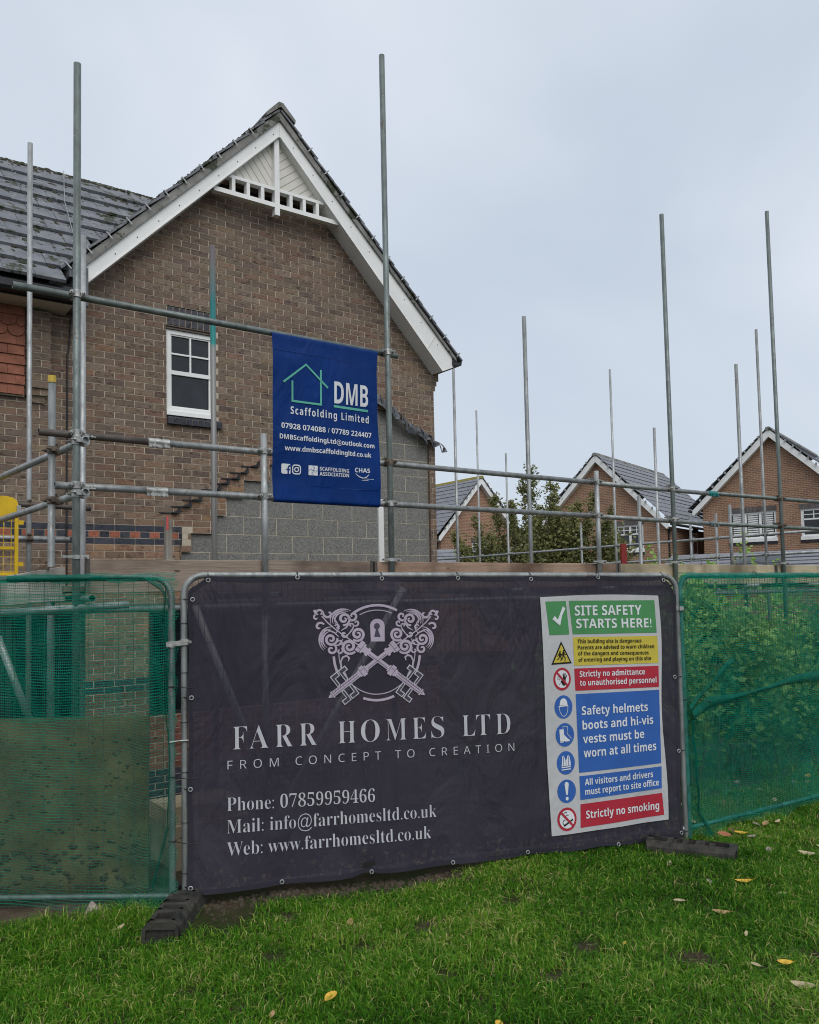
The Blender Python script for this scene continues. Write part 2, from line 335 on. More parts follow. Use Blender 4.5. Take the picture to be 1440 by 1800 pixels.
def net_mat():
    m, t, b, l = nodes('debris_net'); o = t.nodes['Material Output']
    uv = N(t, 'ShaderNodeUVMap'); sp = N(t, 'ShaderNodeSeparateXYZ'); l(uv.outputs[0], sp.inputs[0])
    nw = noise(t, 7.0, 3, 0.6); 
    def stripes(sock, per, lo, hi):
        a = N(t, 'ShaderNodeMath', operation='MULTIPLY'); l(sock, a.inputs[0]); a.inputs[1].default_value = 2 * math.pi / per
        ad = N(t, 'ShaderNodeMath', operation='MULTIPLY_ADD'); l(nw, ad.inputs[0]); ad.inputs[1].default_value = 7.0; l(a.outputs[0], ad.inputs[2])
        s_ = N(t, 'ShaderNodeMath', operation='SINE'); l(ad.outputs[0], s_.inputs[0])
        return ramp(t, s_.outputs[0], lo, hi)
    h = stripes(sp.outputs[1], 0.0165, 0.50, 0.85); v = stripes(sp.outputs[0], 0.012, 0.86, 0.99)
    mxn = N(t, 'ShaderNodeMath', operation='MAXIMUM'); l(h, mxn.inputs[0]); l(v, mxn.inputs[1])
    pat = ramp(t, noise(t, 1.4, 4, 0.6), 0.3, 0.75, (0.46, 0.46, 0.46), (0.86, 0.86, 0.86))
    op = N(t, 'ShaderNodeMath', operation='MULTIPLY'); l(mxn.outputs[0], op.inputs[0]); l(pat, op.inputs[1])
    cc = ramp(t, noise(t, 2.2, 4, 0.6), 0.3, 0.7, (0.004, 0.19, 0.125), (0.008, 0.33, 0.215))
    l(cc, b.inputs['Base Color']); b.inputs['Roughness'].default_value = 0.6; b.inputs['Specular IOR Level'].default_value = 0.06
    tl = N(t, 'ShaderNodeBsdfTranslucent'); l(cc, tl.inputs[0]); tr = N(t, 'ShaderNodeBsdfTransparent')
    m1 = N(t, 'ShaderNodeMixShader'); m1.inputs[0].default_value = 0.35; l(b.outputs[0], m1.inputs[1]); l(tl.outputs[0], m1.inputs[2])
    m2 = N(t, 'ShaderNodeMixShader'); l(op.outputs[0], m2.inputs[0]); l(tr.outputs[0], m2.inputs[1]); l(m1.outputs[0], m2.inputs[2])
    l(m2.outputs[0], o.inputs[0]); return m
MAT['net'] = net_mat()
MAT['wire'] = M('dull_wire', (0.075, 0.085, 0.08), 0.6, 0.3, bs=0)
MAT['netfold'] = sheet_mat('bunched_net', (0.003, 0.135, 0.095), 0.22, 0.3, 0.7, 0.4, 0.6)
MAT['nettube'] = M('netted_tube', (0.03, 0.15, 0.125), 0.5, 0.2, var=0.4, scale=14, fine=120, bs=0.4)

def leaf_mat(name, c, c2, transl=0.3, rough=0.5, per_obj=False):
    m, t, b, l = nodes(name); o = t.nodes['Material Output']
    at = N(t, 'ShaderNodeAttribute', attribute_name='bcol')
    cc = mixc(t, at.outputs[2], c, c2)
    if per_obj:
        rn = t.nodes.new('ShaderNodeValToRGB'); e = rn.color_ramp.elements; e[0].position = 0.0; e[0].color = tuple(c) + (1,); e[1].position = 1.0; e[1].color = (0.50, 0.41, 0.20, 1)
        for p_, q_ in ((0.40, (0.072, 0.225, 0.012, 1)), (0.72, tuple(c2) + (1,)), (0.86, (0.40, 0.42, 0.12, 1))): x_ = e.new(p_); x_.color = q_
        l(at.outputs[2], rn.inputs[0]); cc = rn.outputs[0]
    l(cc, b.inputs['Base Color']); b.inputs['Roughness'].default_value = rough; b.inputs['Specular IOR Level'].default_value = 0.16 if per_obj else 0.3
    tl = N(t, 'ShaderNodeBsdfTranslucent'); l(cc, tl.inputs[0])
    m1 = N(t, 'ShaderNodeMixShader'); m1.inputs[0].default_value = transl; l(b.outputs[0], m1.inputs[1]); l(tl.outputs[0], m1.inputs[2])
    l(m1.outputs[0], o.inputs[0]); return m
MAT['grass'] = leaf_mat('grass_blade', (0.016, 0.072, 0.004), (0.22, 0.37, 0.036), 0.3, 0.42, True)
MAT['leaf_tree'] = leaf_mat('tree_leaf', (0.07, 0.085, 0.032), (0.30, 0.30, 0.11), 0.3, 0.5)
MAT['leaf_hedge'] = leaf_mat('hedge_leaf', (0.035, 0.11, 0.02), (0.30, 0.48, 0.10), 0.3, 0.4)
MAT['bark'] = M('bark', (0.09, 0.075, 0.06), 0.9, var=0.35, scale=14, bs=0.5, bd=0.01)
def soil_mat():
    m, t, b, l = nodes('lawn_soil')
    n1 = noise(t, 2.6, 6, 0.65); n2 = noise(t, 30, 5, 0.7)
    c = mixc(t, ramp(t, n1, 0.45, 0.62), (0.030, 0.040, 0.012), (0.060, 0.045, 0.028))
    c = mixc(t, 0.6, c, ramp(t, n2, 0.3, 0.7, (0.5, 0.5, 0.5), (1.4, 1.35, 1.3)), 'MULTIPLY')
    l(c, b.inputs['Base Color']); b.inputs['Roughness'].default_value = 0.95; b.inputs['Specular IOR Level'].default_value = 0.15
    bump(t, b, n2, 0.8, 0.02); return m
MAT['soil'] = soil_mat()
MAT['clod'] = M('dried_mud', (0.052, 0.041, 0.026), 0.95, var=0.45, scale=20, fine=60, bs=0.6, bd=0.01)
MAT['brace'] = tube_mat('bright_brace', (0.55, 0.56, 0.55), 0.25, 0.1, 0.6)
MAT['mud'] = M('mud', (0.075, 0.055, 0.036), 0.9, var=0.35, scale=9, fine=45, bs=0.8, bd=0.02)
MAT['ply'] = M('muddy_plywood', (0.130, 0.112, 0.052), 0.9, var=0.0, scale=4.5, c2=(0.050, 0.046, 0.024), fine=28, bs=0.7, bd=0.01)
# ------------------------------------------------------------------ main house: gable wall, roof, window
HW = 9.347                       # face of the brickwork
Z0 = 2.70                        # top of the blue band
house = thing('brick_house', 'brown brick house gable with white bargeboards, grey tiled roof and one small window', 'house', (4.7, HW, -0.6))
PAL = [(0.205, 0.150, 0.112), (0.190, 0.142, 0.110), (0.215, 0.158, 0.115), (0.175, 0.130, 0.105), (0.198, 0.152, 0.120), (0.160, 0.118, 0.096), (0.210, 0.140, 0.103), (0.225, 0.170, 0.130)]
ORANGE = [(0.28, 0.175, 0.110), (0.25, 0.165, 0.115), (0.22, 0.145, 0.105)]
BLUE = [(0.052, 0.056, 0.075), (0.062, 0.065, 0.082), (0.045, 0.050, 0.068)]
RED = [(0.34, 0.115, 0.075), (0.29, 0.10, 0.065)]
def jit(c, a=0.10):
    k = 1 + random.uniform(-a, a); return tuple(min(1, x * k * (1 + random.uniform(-0.03, 0.03))) for x in c)
def ring(mb, x0, x1, z0, z1, w, y0, y1):
    mb.box(x0, x1, y0, y1, z0, z0 + w); mb.box(x0, x1, y0, y1, z1 - w, z1); mb.box(x0, x0 + w, y0, y1, z0 + w, z1 - w); mb.box(x1 - w, x1, y0, y1, z0 + w, z1 - w)
STEP = {0: 3.568, 1: 3.864, 2: 4.005, 3: 4.25, 4: 4.60, 5: 4.97, 6: 5.34, 7: 5.70, 8: 6.02}
def block_span(c):
    "span of exposed blockwork in course c, or None"
    z = Z0 + 0.075 * (c + 0.5)
    if z > 4.50: return None
    k = (c + 4) // 3
    if k > 8: return None
    xl = STEP[k] if k >= 0 else 3.45
    xr = min(7.135, 6.22 + (4.58 - z) / 0.53)
    return (xl, xr) if xr > xl + 0.1 else None
def wall_span(c):
    z = Z0 + 0.075 * (c + 0.5)
    xr = 7.24
    if z > 4.82: xr = 7.27
    if z > 4.90: xr = 7.30
    if z > 4.98: xr = 7.335
    xl = -1.1
    if z > 5.10: xl = 2.20
    if z > 5.40: xl = 2.32 + (z - 5.484) * 0.981
    xr = min(xr, 7.404 - (z - 5.256) * 1.037 + 0.05)
    if xr - xl < 0.1: return None
    return xl, xr
def spans(c):
    w = wall_span(c)
    if not w: return []
    z = Z0 + 0.075 * (c + 0.5); cut = []
    if 3.99 < z < 5.32: cut.append((3.280, 3.897))
    if 0.50 < z < 1.74: cut += [(0.1, 2.33), (3.07, 6.85)]
    if z > 4.03 and w[0] < 1.7: cut.append((-9, 1.74))
    b = block_span(c) if c > -11 else None
    if b: cut.append(b)
    res = [w]
    for a, e in cut:
        nx = []
        for p, q in res:
            if e <= p or a >= q: nx.append((p, q)); continue
            if a > p: nx.append((p, a))
            if e < q: nx.append((e, q))
        res = nx
    return [s for s in res if s[1] - s[0] > 0.03]
bricks = []      # x0 x1 z0 z1 y c depth
mort = MB()
PH = 2.459      # perpend of the blue band stretchers
for c in range(-44, 70):
    z = Z0 + 0.075 * c
    for a, e in spans(c):
        mort.quad((a, HW + 0.0035, z - 0.001), (e, HW + 0.0035, z - 0.001), (e, HW + 0.0035, z + 0.076), (a, HW + 0.0035, z + 0.076))
        band = c in (-1, -3) ; mid = c == -2; low = c in (-24, -25)
        wdt = 0.1125 if mid else 0.225
        off = (c % 2) * 0.1125
        if c in (-1, -3): off = 0.0
        if mid: off = 0.056
        x = PH + off - wdt * math.ceil((PH + off - a) / wdt + 1); k = 0
        while x < e:
            x0 = max(a, x) ; x1 = min(e, x + wdt)
            g0 = 0.0 if x0 == a else 0.005; g1 = 0.0 if x1 == e else 0.005
            if x1 - g1 - x0 - g0 > 0.02:
                kk = int(round((x - PH) / wdt))
                if (band or mid) and x0 < 3.44:
                    x1 = min(x1, 3.458); g1 = 0.0
                    cc = jit(random.choice(BLUE)) if not (mid and kk % 2) else jit(random.choice(RED))
                elif low: cc = jit(random.choice(BLUE))
                elif c < -37: cc = jit(random.choice(BLUE))
                elif c < -25: cc = jit((0.20, 0.09, 0.065), 0.2)  # darkened red: shade under the deck is put into the brick colour
                else:
                    cc = jit(random.choice(PAL), 0.13)
                    b = block_span(c)
                    if b and a < b[0] and x1 > 3.41 + (z - 2.85) / 0.61 and x0 < b[0] + 0.01: cc = jit(random.choice(ORANGE), 0.15)
                bricks.append((x0 + g0, x1 - g1, z + 0.005, z + 0.070, HW + random.uniform(-0.0015, 0.0015), cc, 0.10))
            x += wdt
# corbelled pier beside the tile hanging
for c in range(16, 32):
    z = Z0 + 0.075 * c
    if z + 0.075 > 5.02: break
    out_ = 0.10 if c >= 19 else 0.10 - 0.03 * (19 - c)
    xa, xb = (1.80, 1.984) if c >= 19 else (1.80, 1.984 - 0.02 * (19 - c))
    mort.box(xa + 0.004, xb - 0.006, HW - out_ + 0.004, HW + 0.01, z - 0.001, z + 0.076)
    if c % 2: bricks.append((xa, xb, z + 0.005, z + 0.07, HW - out_, jit(random.choice(PAL)), out_))
    else:
        bricks.append((xa, xa + 0.087, z + 0.005, z + 0.07, HW - out_, jit(random.choice(PAL)), out_)); bricks.append((xa + 0.097, xb, z + 0.005, z + 0.07, HW - out_, jit(random.choice(PAL)), out_))
# toothed ends of the return wall at the far corner
for i, cc in enumerate([PAL[6], ORANGE[1], PAL[2], BLUE[0], BLUE[1], BLUE[2]]):
    z = 2.93 - i * 0.075; w_ = 7.30 if i % 2 else 7.275
    bricks.append((7.165, w_, z, z + 0.065, HW + 0.10, jit(cc), 0.2))
for i in range(4):
    z = 3.78 - i * 0.075; bricks.append((7.165, 7.285 if i % 2 else 7.25, z, z + 0.065, HW + 0.06, jit(random.choice(PAL)), 0.2))
wall = mort.build('wall', MAT['mortar'], house)
order = sorted(range(len(bricks)), key=lambda i: (0 if (2.02 < bricks[i][0] and bricks[i][1] < 4.75 and bricks[i][2] > 2.13 and bricks[i][5] is not None) else 1, math.hypot(bricks[i][0], bricks[i][4]) + abs(bricks[i][2] - EYE) * 0.6))
single = set(order[:300]); rest = MB(); cache = {}
for i, (x0, x1, za, zb, y, cc, dp) in enumerate(bricks):
    if i in single:
        q = (round(x1 - x0, 3), cc if cc in cache else None)
        pal = min(range(len(PAL + ORANGE + BLUE + RED)), key=lambda k: sum(abs(a - b) for a, b in zip((PAL + ORANGE + BLUE + RED)[k], cc)))
        key = (round(x1 - x0, 3), pal, i % 3)
        if key not in cache:
            mb = MB(); w2 = (x1 - x0) / 2; mb.box(-w2, w2, 0, dp, -0.0325, 0.0325, c=cc, skip=('+y',)); cache[key] = mb.mesh('brick', MAT['brick'])
        link('brick', cache[key], wall, loc=((x0 + x1) / 2, y, (za + zb) / 2))
    else: rest.box(x0, x1, y, y + dp, za, zb, c=cc, skip=('+y',))
tag(rest.build('brickwork', MAT['brick'], house), None, None, kind='stuff')

# exposed blockwork
BY = HW + 0.045
bb = MB(); blk_cache = {}
spl = []
for g in range(-2, 9):
    c0 = -4 + 3 * g; z = Z0 + 0.075 * c0
    sp = [block_span(c) for c in range(c0, c0 + 3)]
    sp = [s for s in sp if s]
    if not sp: continue
    xl = sp[0][0]; xr = min(s[1] for s in sp) if z < 3.7 else sp[0][1]
    hgt = 0.075 * len(sp)
    bb.quad((xl, BY + 0.003, z - 0.001), (xr, BY + 0.003, z - 0.001), (xr, BY + 0.003, z + hgt), (xl, BY + 0.003, z + hgt))
    spl.append((xl, xr, z, hgt, g))
blockwall = bb.build('block_wall', MAT['mortar'], house)
for xl, xr, z, hgt, g in spl:
    x = 4.485 + (0.225 if g % 2 else 0.0) - 0.45 * math.ceil((4.485 + 0.225 - xl) / 0.45 + 1)
    while x < xr:
        x0 = max(x, xl); x1 = min(x + 0.45, xr)
        if x1 - x0 > 0.05:
            key = (round(x1 - x0, 2), round(hgt, 2))
            if key not in blk_cache:
                mb = MB(); w2 = (x1 - x0) / 2 - 0.005; h2 = hgt / 2 - 0.005; mb.box(-w2, w2, 0, 0.09, -h2, h2, skip=('+y',)); blk_cache[key] = mb.mesh('concrete_block', MAT['block'])
            link('concrete_block', blk_cache[key], blockwall, loc=((x0 + x1) / 2, BY + random.uniform(-0.002, 0.002), z + hgt / 2))
        x += 0.45
for xa, xb in ((0.1, 2.33), (3.07, 6.85)):
    mb = MB(); nn_ = 3 if xb < 3 else 5; ww = (xb - xa) / nn_
    for k in range(nn_): ring(mb, xa + k * ww + 0.004, xa + (k + 1) * ww - 0.004, 0.505, 1.735, 0.06, HW + 0.07, HW + 0.12)
    dfr = mb.build('ground_window', MAT['black'], house)  # dark glazed openings, added to darken the wall under the deck
    for k in range(nn_): mb = MB(); mb.box(xa + k * ww + 0.064, xa + (k + 1) * ww - 0.064, HW + 0.09, HW + 0.10, 0.565, 1.675); mb.build('pane', MAT['glass'], dfr)
mb = MB(); mb.box(7.137, 7.163, HW + 0.02, HW + 0.3, -0.6, 3.93); mb.build('cavity_strip', MAT['black'], house)
mb = MB(); mb.box(7.163, 7.225, HW + 0.16, HW + 4.0, -0.6, 5.0); mb.box(-1.1, 7.137, HW + 0.2, HW + 0.25, -0.6, 5.0); mb.build('inner_wall', MAT['mortar'], house)

# lead flashing torn along the old roof line
def ragged(pts, wd, name, seed, y0=HW - 0.02):
    r_ = random.Random(seed); mb = MB(); n = len(pts) - 1; top = []; bot = []
    for i, (x, z) in enumerate(pts):
        top.append(Vector((x, y0 + 0.005 - r_.uniform(0, 0.03), z + r_.uniform(0.0, 0.04)))); bot.append(Vector((x + r_.uniform(-0.03, 0.03), y0 - r_.uniform(0.02, 0.13), z - wd * r_.uniform(0.55, 1.2))))
    for i in range(n):
        m_ = (top[i] + bot[i]) / 2 + Vector((0, -r_.uniform(0.02, 0.07), 0)); m2 = (top[i + 1] + bot[i + 1]) / 2 + Vector((0, -r_.uniform(0.0, 0.05), 0))
        mb.quad(bot[i], bot[i + 1], m2, m_); mb.quad(m_, m2, top[i + 1], top[i])
    o = mb.build(name, MAT['lead'], house); sm = o.modifiers.new('thickness', 'SOLIDIFY'); sm.thickness = 0.004; return o
ragged([(6.10 + 0.075 * i, 4.60 - max(0, i - 2) * 0.046) for i in range(7)], 0.16, 'lead_flashing', 3)
ragged([(6.55 + 0.065 * i, 4.40 - i * 0.036) for i in range(8)], 0.15, 'lead_flashing', 5)
ragged([(6.95 + 0.07 * i, 4.20 - i * 0.035) for i in range(7)], 0.14, 'lead_flashing', 8)
for i, (x, z) in enumerate([(3.41, 2.85), (3.55, 2.93), (3.68, 3.01), (3.92, 3.15), (4.03, 3.23), (4.17, 3.30), (4.28, 3.38), (4.43, 3.47)]):
    mb = MB(); a = random.uniform(0.06, 0.085)
    mb.prism([(x + 0.012, z), (x + 0.016, z + 0.085), (x - 0.02, z + 0.028), (x - a * 1.25, z + 0.012), (x - a * 1.3, z)], lambda p, q, d: (p, HW + 0.012 - d, q), 0.055, 0.0); mb.box(x - 0.22, x - a * 0.3, HW - 0.012, HW + 0.02, z - 0.006, z + 0.008)
    mb.build('lead_flashing', MAT['black'], house)  # dark lead, taken near black so its shadow is in the colour too
mb = MB(); mb.path([(3.33, HW - 0.02, 2.83), (3.50, HW - 0.03, 2.96), (3.56, HW - 0.02, 3.06)], 0.004, 6); mb.path([(3.44, HW - 0.02, 2.2), (3.42, HW - 0.03, 2.4), (3.45, HW - 0.02, 2.62)], 0.004, 6)
mb.path([(2.175, HW - 0.01, 2.0), (2.17, HW - 0.012, 3.2), (2.175, HW - 0.01, 4.55), (2.19, HW - 0.015, 4.62), (2.21, HW - 0.012, 4.95)], 0.009, 6); mb.build('cable', MAT['black'], house)

# window
win = MB(); WX0, WX1, WZ0, WZ1, WY = 3.290, 3.888, 4.015, 5.045, HW + 0.035
ring(win, WX0, WX1, WZ0 + 0.05, WZ1, 0.05, WY, WY + 0.07); win.box(WX0 - 0.006, WX1 + 0.006, WY - 0.03, WY + 0.06, WZ0, WZ0 + 0.048)
ring(win, WX0 + 0.045, WX1 - 0.045, WZ0 + 0.095, WZ1 - 0.045, 0.022, WY + 0.012, WY + 0.06)
window = win.build('window', MAT['white'], house)
TZ = 4.535
mb = MB(); mb.box(WX0 + 0.05, WX1 - 0.05, WY + 0.004, WY + 0.06, TZ - 0.024, TZ + 0.024); mb.build('transom', MAT['white'], window)
mb = MB(); mb.box(3.579, 3.599, WY + 0.008, WY + 0.05, TZ + 0.024, WZ1 - 0.06); mb.build('glazing_bar', MAT['white'], window)
mb = MB(); mb.box(WX0 + 0.06, 3.579, WY + 0.009, WY + 0.05, 4.752, 4.772); mb.box(3.599, WX1 - 0.06, WY + 0.009, WY + 0.05, 4.752, 4.772); mb.build('glazing_bar', MAT['white'], window)
for (a, b, c, d) in ((WX0 + .06, 3.579, 4.772, WZ1 - .06), (3.599, WX1 - .06, 4.772, WZ1 - .06), (WX0 + .06, 3.579, TZ + .024, 4.752), (3.599, WX1 - .06, TZ + .024, 4.752), (WX0 + .06, WX1 - .06, WZ0 + .11, TZ - .024)):
    mb = MB(); mb.box(a, b, WY + 0.035, WY + 0.043, c, d); mb.build('pane', MAT['glass'], window)
mb = MB(); mb.box(WX0, WX1, HW + 0.012, HW + 0.09, 5.047, 5.062); mb.box(WX0, WX1, HW + 0.02, HW + 0.09, 5.062, 5.078); mb.box(WX0 - 0.005, WX1 + 0.005, HW + 0.004, HW + 0.09, 5.078, 5.092); mb.build('window_head', M('brown_head', (0.10, 0.075, 0.06), 0.7), window)
mb = MB(); mb.box(WX0 - 0.01, WX1 + 0.01, HW + 0.010, HW + 0.1, 5.092, 5.315); lin = mb.build('lintel', MAT['mortar'], house)
for i in range(8):
    mb = MB(); x = WX0 + 0.004 + i * 0.0752; mb.box(x, x + 0.065, HW + random.uniform(-.001, .001), HW + 0.1, 5.096, 5.311, c=jit((0.085, 0.085, 0.098))); mb.build('brick', MAT['brick'], lin)
mb = MB(); mb.prism([(HW - 0.03, 3.905), (HW + 0.08, 3.905), (HW + 0.08, 4.010), (HW - 0.03, 3.975)], lambda a, b, d: (d, a, b), 3.290, 3.955); sill = mb.build('window_sill', MAT['mortar'], house)
for i in range(9):
    mb = MB(); x = 3.284 + i * 0.0750; mb.prism([(HW - 0.048, 3.900), (HW + 0.07, 3.900), (HW + 0.07, 4.006), (HW - 0.025, 3.992), (HW - 0.048, 3.965)], lambda a, b, d: (d, a, b), x + 0.065, x, c=jit((0.058, 0.060, 0.075))); mb.build('brick', MAT['brick'], sill)

# tile hanging on the bay at the edge of the picture
for r_ in range(9):
    zb = 4.035 + r_ * 0.106
    for k in range(6):
        x = 1.735 - (k + 1) * 0.165 + (0.0825 if r_ % 2 else 0); x1 = min(x + 0.162, 1.738)
        if x1 - x < 0.03: continue
        mb = MB(); yb = HW - 0.065; yt = HW - 0.040
        if r_ in (6, 7):
            m_ = (x + x1) / 2; hw = (x1 - x) / 2; pts = [(m_ + hw * math.cos(t), zb + 0.055 + 0.07 * math.sin(t)) for t in [math.pi + math.pi * j / 8 for j in range(9)]] + [(x1, zb + 0.15), (x, zb + 0.15)]
        else: pts = [(x, zb), (x1, zb), (x1, zb + 0.15), (x, zb + 0.15)]
        mb.prism(pts, lambda p, q, d: (p, yb + (q - zb) * 0.16 + d, q), 0.0, 0.014); mb.build('hanging_tile', MAT['terra'], house)
mb = MB(); mb.box(-1.1, 1.738, HW - 0.035, HW + 0.1, 4.02, 5.02); mb.build('bay_wall', MAT['mortar'], house)
for i in range(12):
    mb = MB(); zb = 4.04 + i * 0.08; mb.obox((1.765, HW - 0.05, zb + 0.03), (0.018, 0.02, 0), (-0.01, 0.02, 0), (0, 0, 0.033), c=jit((0.10, 0.075, 0.06))); mb.build('brick', MAT['brick'], wall)

# roofs: gable roof
AX, GY = 4.665, 9.10
def gl(x): return 7.896 - (AX - x) * 1.0195          # top edge of left bargeboard
def gr(x): return 7.896 - (x - AX) * 0.9645
fr = lambda a, b, d: (a, GY + d, b)
mb = MB(); mb.prism([(2.305, 5.284), (AX, 7.686), (AX, 7.896), (2.305, gl(2.305))], fr, 0.0, 0.022); mb.prism([(2.30, 5.284), (2.36, 5.34), (2.36, 5.36), (2.30, 5.30)], fr, -0.006, -0.001); mb.bar((2.31, GY - 0.006, 5.296), (AX - 0.01, GY - 0.006, 7.694), 0.012, 0.012, (0, 1, 0)); mb.build('bargeboard', MAT['white'], house)
mb = MB(); mb.prism([(AX + 0.002, 7.686), (7.215, 5.029), (7.421, 5.118), (7.410, 5.256), (AX + 0.002, 7.896)], fr, 0.0, 0.022); mb.bar((AX + 0.01, GY - 0.006, 7.690), (7.215, GY - 0.006, 5.036), 0.012, 0.012, (0, 1, 0)); mb.build('bargeboard', MAT['white'], house)
mb = MB(); mb.bar((6.96, GY - 0.004, 5.32), (7.10, GY - 0.004, 5.53), 0.006, 0.008, (0, 1, 0)); mb.build('joint_cover', MAT['cream'], house)
mb = MB()
for i in range(9):
    x = 2.62 + i * 0.245; mb.path([(x, GY - 0.004, gl(x) - 0.115), (x, GY + 0.001, gl(x) - 0.115)], 0.007, 6)
    x = 4.86 + i * 0.285; mb.path([(x, GY - 0.004, gr(x) - 0.105), (x, GY + 0.001, gr(x) - 0.105)], 0.007, 6)
mb.build('fixing_nails', MAT['black'], house)
mb = MB()
mb.add([(2.305, GY + .022, 5.290), (AX, GY + .022, 7.690), (AX, HW + .02, 7.690), (2.305, HW + .02, 5.290)], [(0, 1, 2, 3)]); mb.add([(AX, GY + .022, 7.690), (7.215, GY + .022, 5.034), (7.215, HW + .02, 5.034), (AX, HW + .02, 7.690)], [(0, 1, 2, 3)])
mb.add([(7.215, GY + .022, 5.034), (7.42, GY + .022, 5.122), (7.42, 13, 5.122), (7.215, 13, 5.034)], [(0, 1, 2, 3)])
mb.box(7.40, 7.42, GY + 0.022, 13, 5.12, 5.25)
mb.build('soffit', MAT['white'], house)
vg = lambda a, b, d: (a, GY - 0.03 + d, b)
mb = MB(); mb.prism([(2.16, gl(2.16)), (AX, 7.897), (AX, 8.012), (2.16, gl(2.16) + 0.118)], vg, 0, 0.25); mb.prism([(AX, 7.897), (7.46, gr(7.46) + 0.001), (7.46, gr(7.46) + 0.05), (AX, 8.0)], vg, 0, 0.25); mb.build('verge', MAT['verge'], house)
def slope_tiles(name, mat, apex, foot, y0, y1, rows, thick=0.03, lip=0.028, root=None, e=None, lift=0.0, wob=0.0):
    "courses of tiles from apex (a,z) down to foot (a,z); e maps (a,z,y)"
    mb = MB(); a = Vector((apex[0], 0, apex[1])); f = Vector((foot[0], 0, foot[1])); d = (f - a).normalized(); nn = Vector((-d.z, 0, d.x));
    if nn.z < 0: nn = -nn
    Lg = (f - a).length; g = Lg / rows; r_ = random.Random(5)
    for i in range(rows):
        p = a + d * g * i; q = a + d * (g * (i + 1) + 0.05)
        w0 = r_.uniform(-wob, wob); w1 = r_.uniform(-wob, wob)
        pr = [p + nn * (lift + w0), q + nn * (lift + lip + w1), q + nn * (lift + lip + thick + w1), p + nn * (lift + thick + w0)]
        ya = y0 + r_.uniform(-wob, wob); vs = [e(v.x, v.z, ya) for v in pr] + [e(v.x, v.z, y1) for v in pr]
        mb.add(vs, [(0, 1, 2, 3), (7, 6, 5, 4), (1, 0, 4, 5), (2, 1, 5, 6), (3, 2, 6, 7), (0, 3, 7, 4)])
    return mb.build(name, mat, root)
exy = lambda a, z, y: (a, y, z)
tl = slope_tiles('roof_tiles', MAT['tile'], (AX, 8.01), (2.10, 5.41), GY - 0.05, 13.2, 12, 0.024, 0.022, house, exy, 0.0, 0.006); tag(tl, None, None, kind='stuff')
tr_ = slope_tiles('roof_tiles', MAT['tile'], (AX, 8.01), (7.50, 5.235), GY - 0.05, 13.2, 12, 0.024, 0.022, house, exy, 0.0, 0.006); tag(tr_, None, None, kind='stuff')
for sx, fn, n_ in ((-1, lambda x: 8.04 - (AX - x) * 1.015, 11), (1, lambda x: 8.04 - (x - AX) * 0.972, 11)):
    for i in range(n_):
        x = AX + sx * (0.42 + i * 0.214 * (1.0 if sx < 0 else 1.12)); z = fn(x); t_ = Vector((sx, 0, -1)).normalized(); nn = Vector((sx, 0, 1)).normalized()
        mb = MB(); c_ = Vector((x, GY - 0.062, z)); mb.bar(c_ + nn * 0.032, c_ - nn * 0.055, 0.004, 0.016, t_); mb.bar(c_ + nn * 0.032, c_ + nn * 0.026 + Vector((0, 0.04, 0)), 0.016, 0.004, nn); mb.build('verge_clip', MAT['galv2'], house)
mb = MB()
for k in range(9):
    y = GY - 0.06 + k * 0.46
    mb.prism([(AX - 0.20, 7.88), (AX, 8.06), (AX + 0.20, 7.90), (AX + 0.205, 7.945), (AX + 0.03, 8.115), (AX - 0.03, 8.115), (AX - 0.205, 7.925)], lambda a, b, d, y=y, k=k: (a, y + d, b + 0.01 * (k % 2)), 0, 0.45)
tag(mb.build('ridge_tiles', MAT['verge'], house), None, None, kind='stuff')

# apex panel: chevron boards, collar with square openings, king post
KX = 4.642; PY = GY + 0.10
mb = MB(); mb.box(KX - 0.034, KX + 0.034, GY + 0.03, GY + 0.12, 6.675, 7.70); mb.build('king_post', MAT['white'], house)
mb = MB(); mb.box(3.80, KX - 0.034, GY + 0.035, GY + 0.12, 6.772, 6.828); mb.box(KX + 0.034, 5.54, GY + 0.035, GY + 0.12, 6.772, 6.828); mb.build('collar_beam', MAT['white'], house)
mb = MB(); mb.box(3.95, KX - 0.034, GY + 0.035, GY + 0.12, 6.988, 7.028); mb.box(KX + 0.034, 5.38, GY + 0.035, GY + 0.12, 6.988, 7.028); mb.build('collar_beam', MAT['white'], house)
for x in (4.053, 4.247, 4.443, 4.840, 5.032, 5.227):
    mb = MB(); mb.box(x - 0.022, x + 0.022, GY + 0.037, GY + 0.118, 6.828, 6.988); mb.build('collar_strut', MAT['white'], house)
def clip(poly, nx, nz, dd):
    outp = []
    for i in range(len(poly)):
        a = poly[i]; b = poly[(i + 1) % len(poly)]; da = a[0] * nx + a[1] * nz - dd; db = b[0] * nx + b[1] * nz - dd
        if da <= 0: outp.append(a)
        if (da < 0) != (db < 0) and da != db:
            t_ = da / (da - db); outp.append((a[0] + (b[0] - a[0]) * t_, a[1] + (b[1] - a[1]) * t_))
    return outp
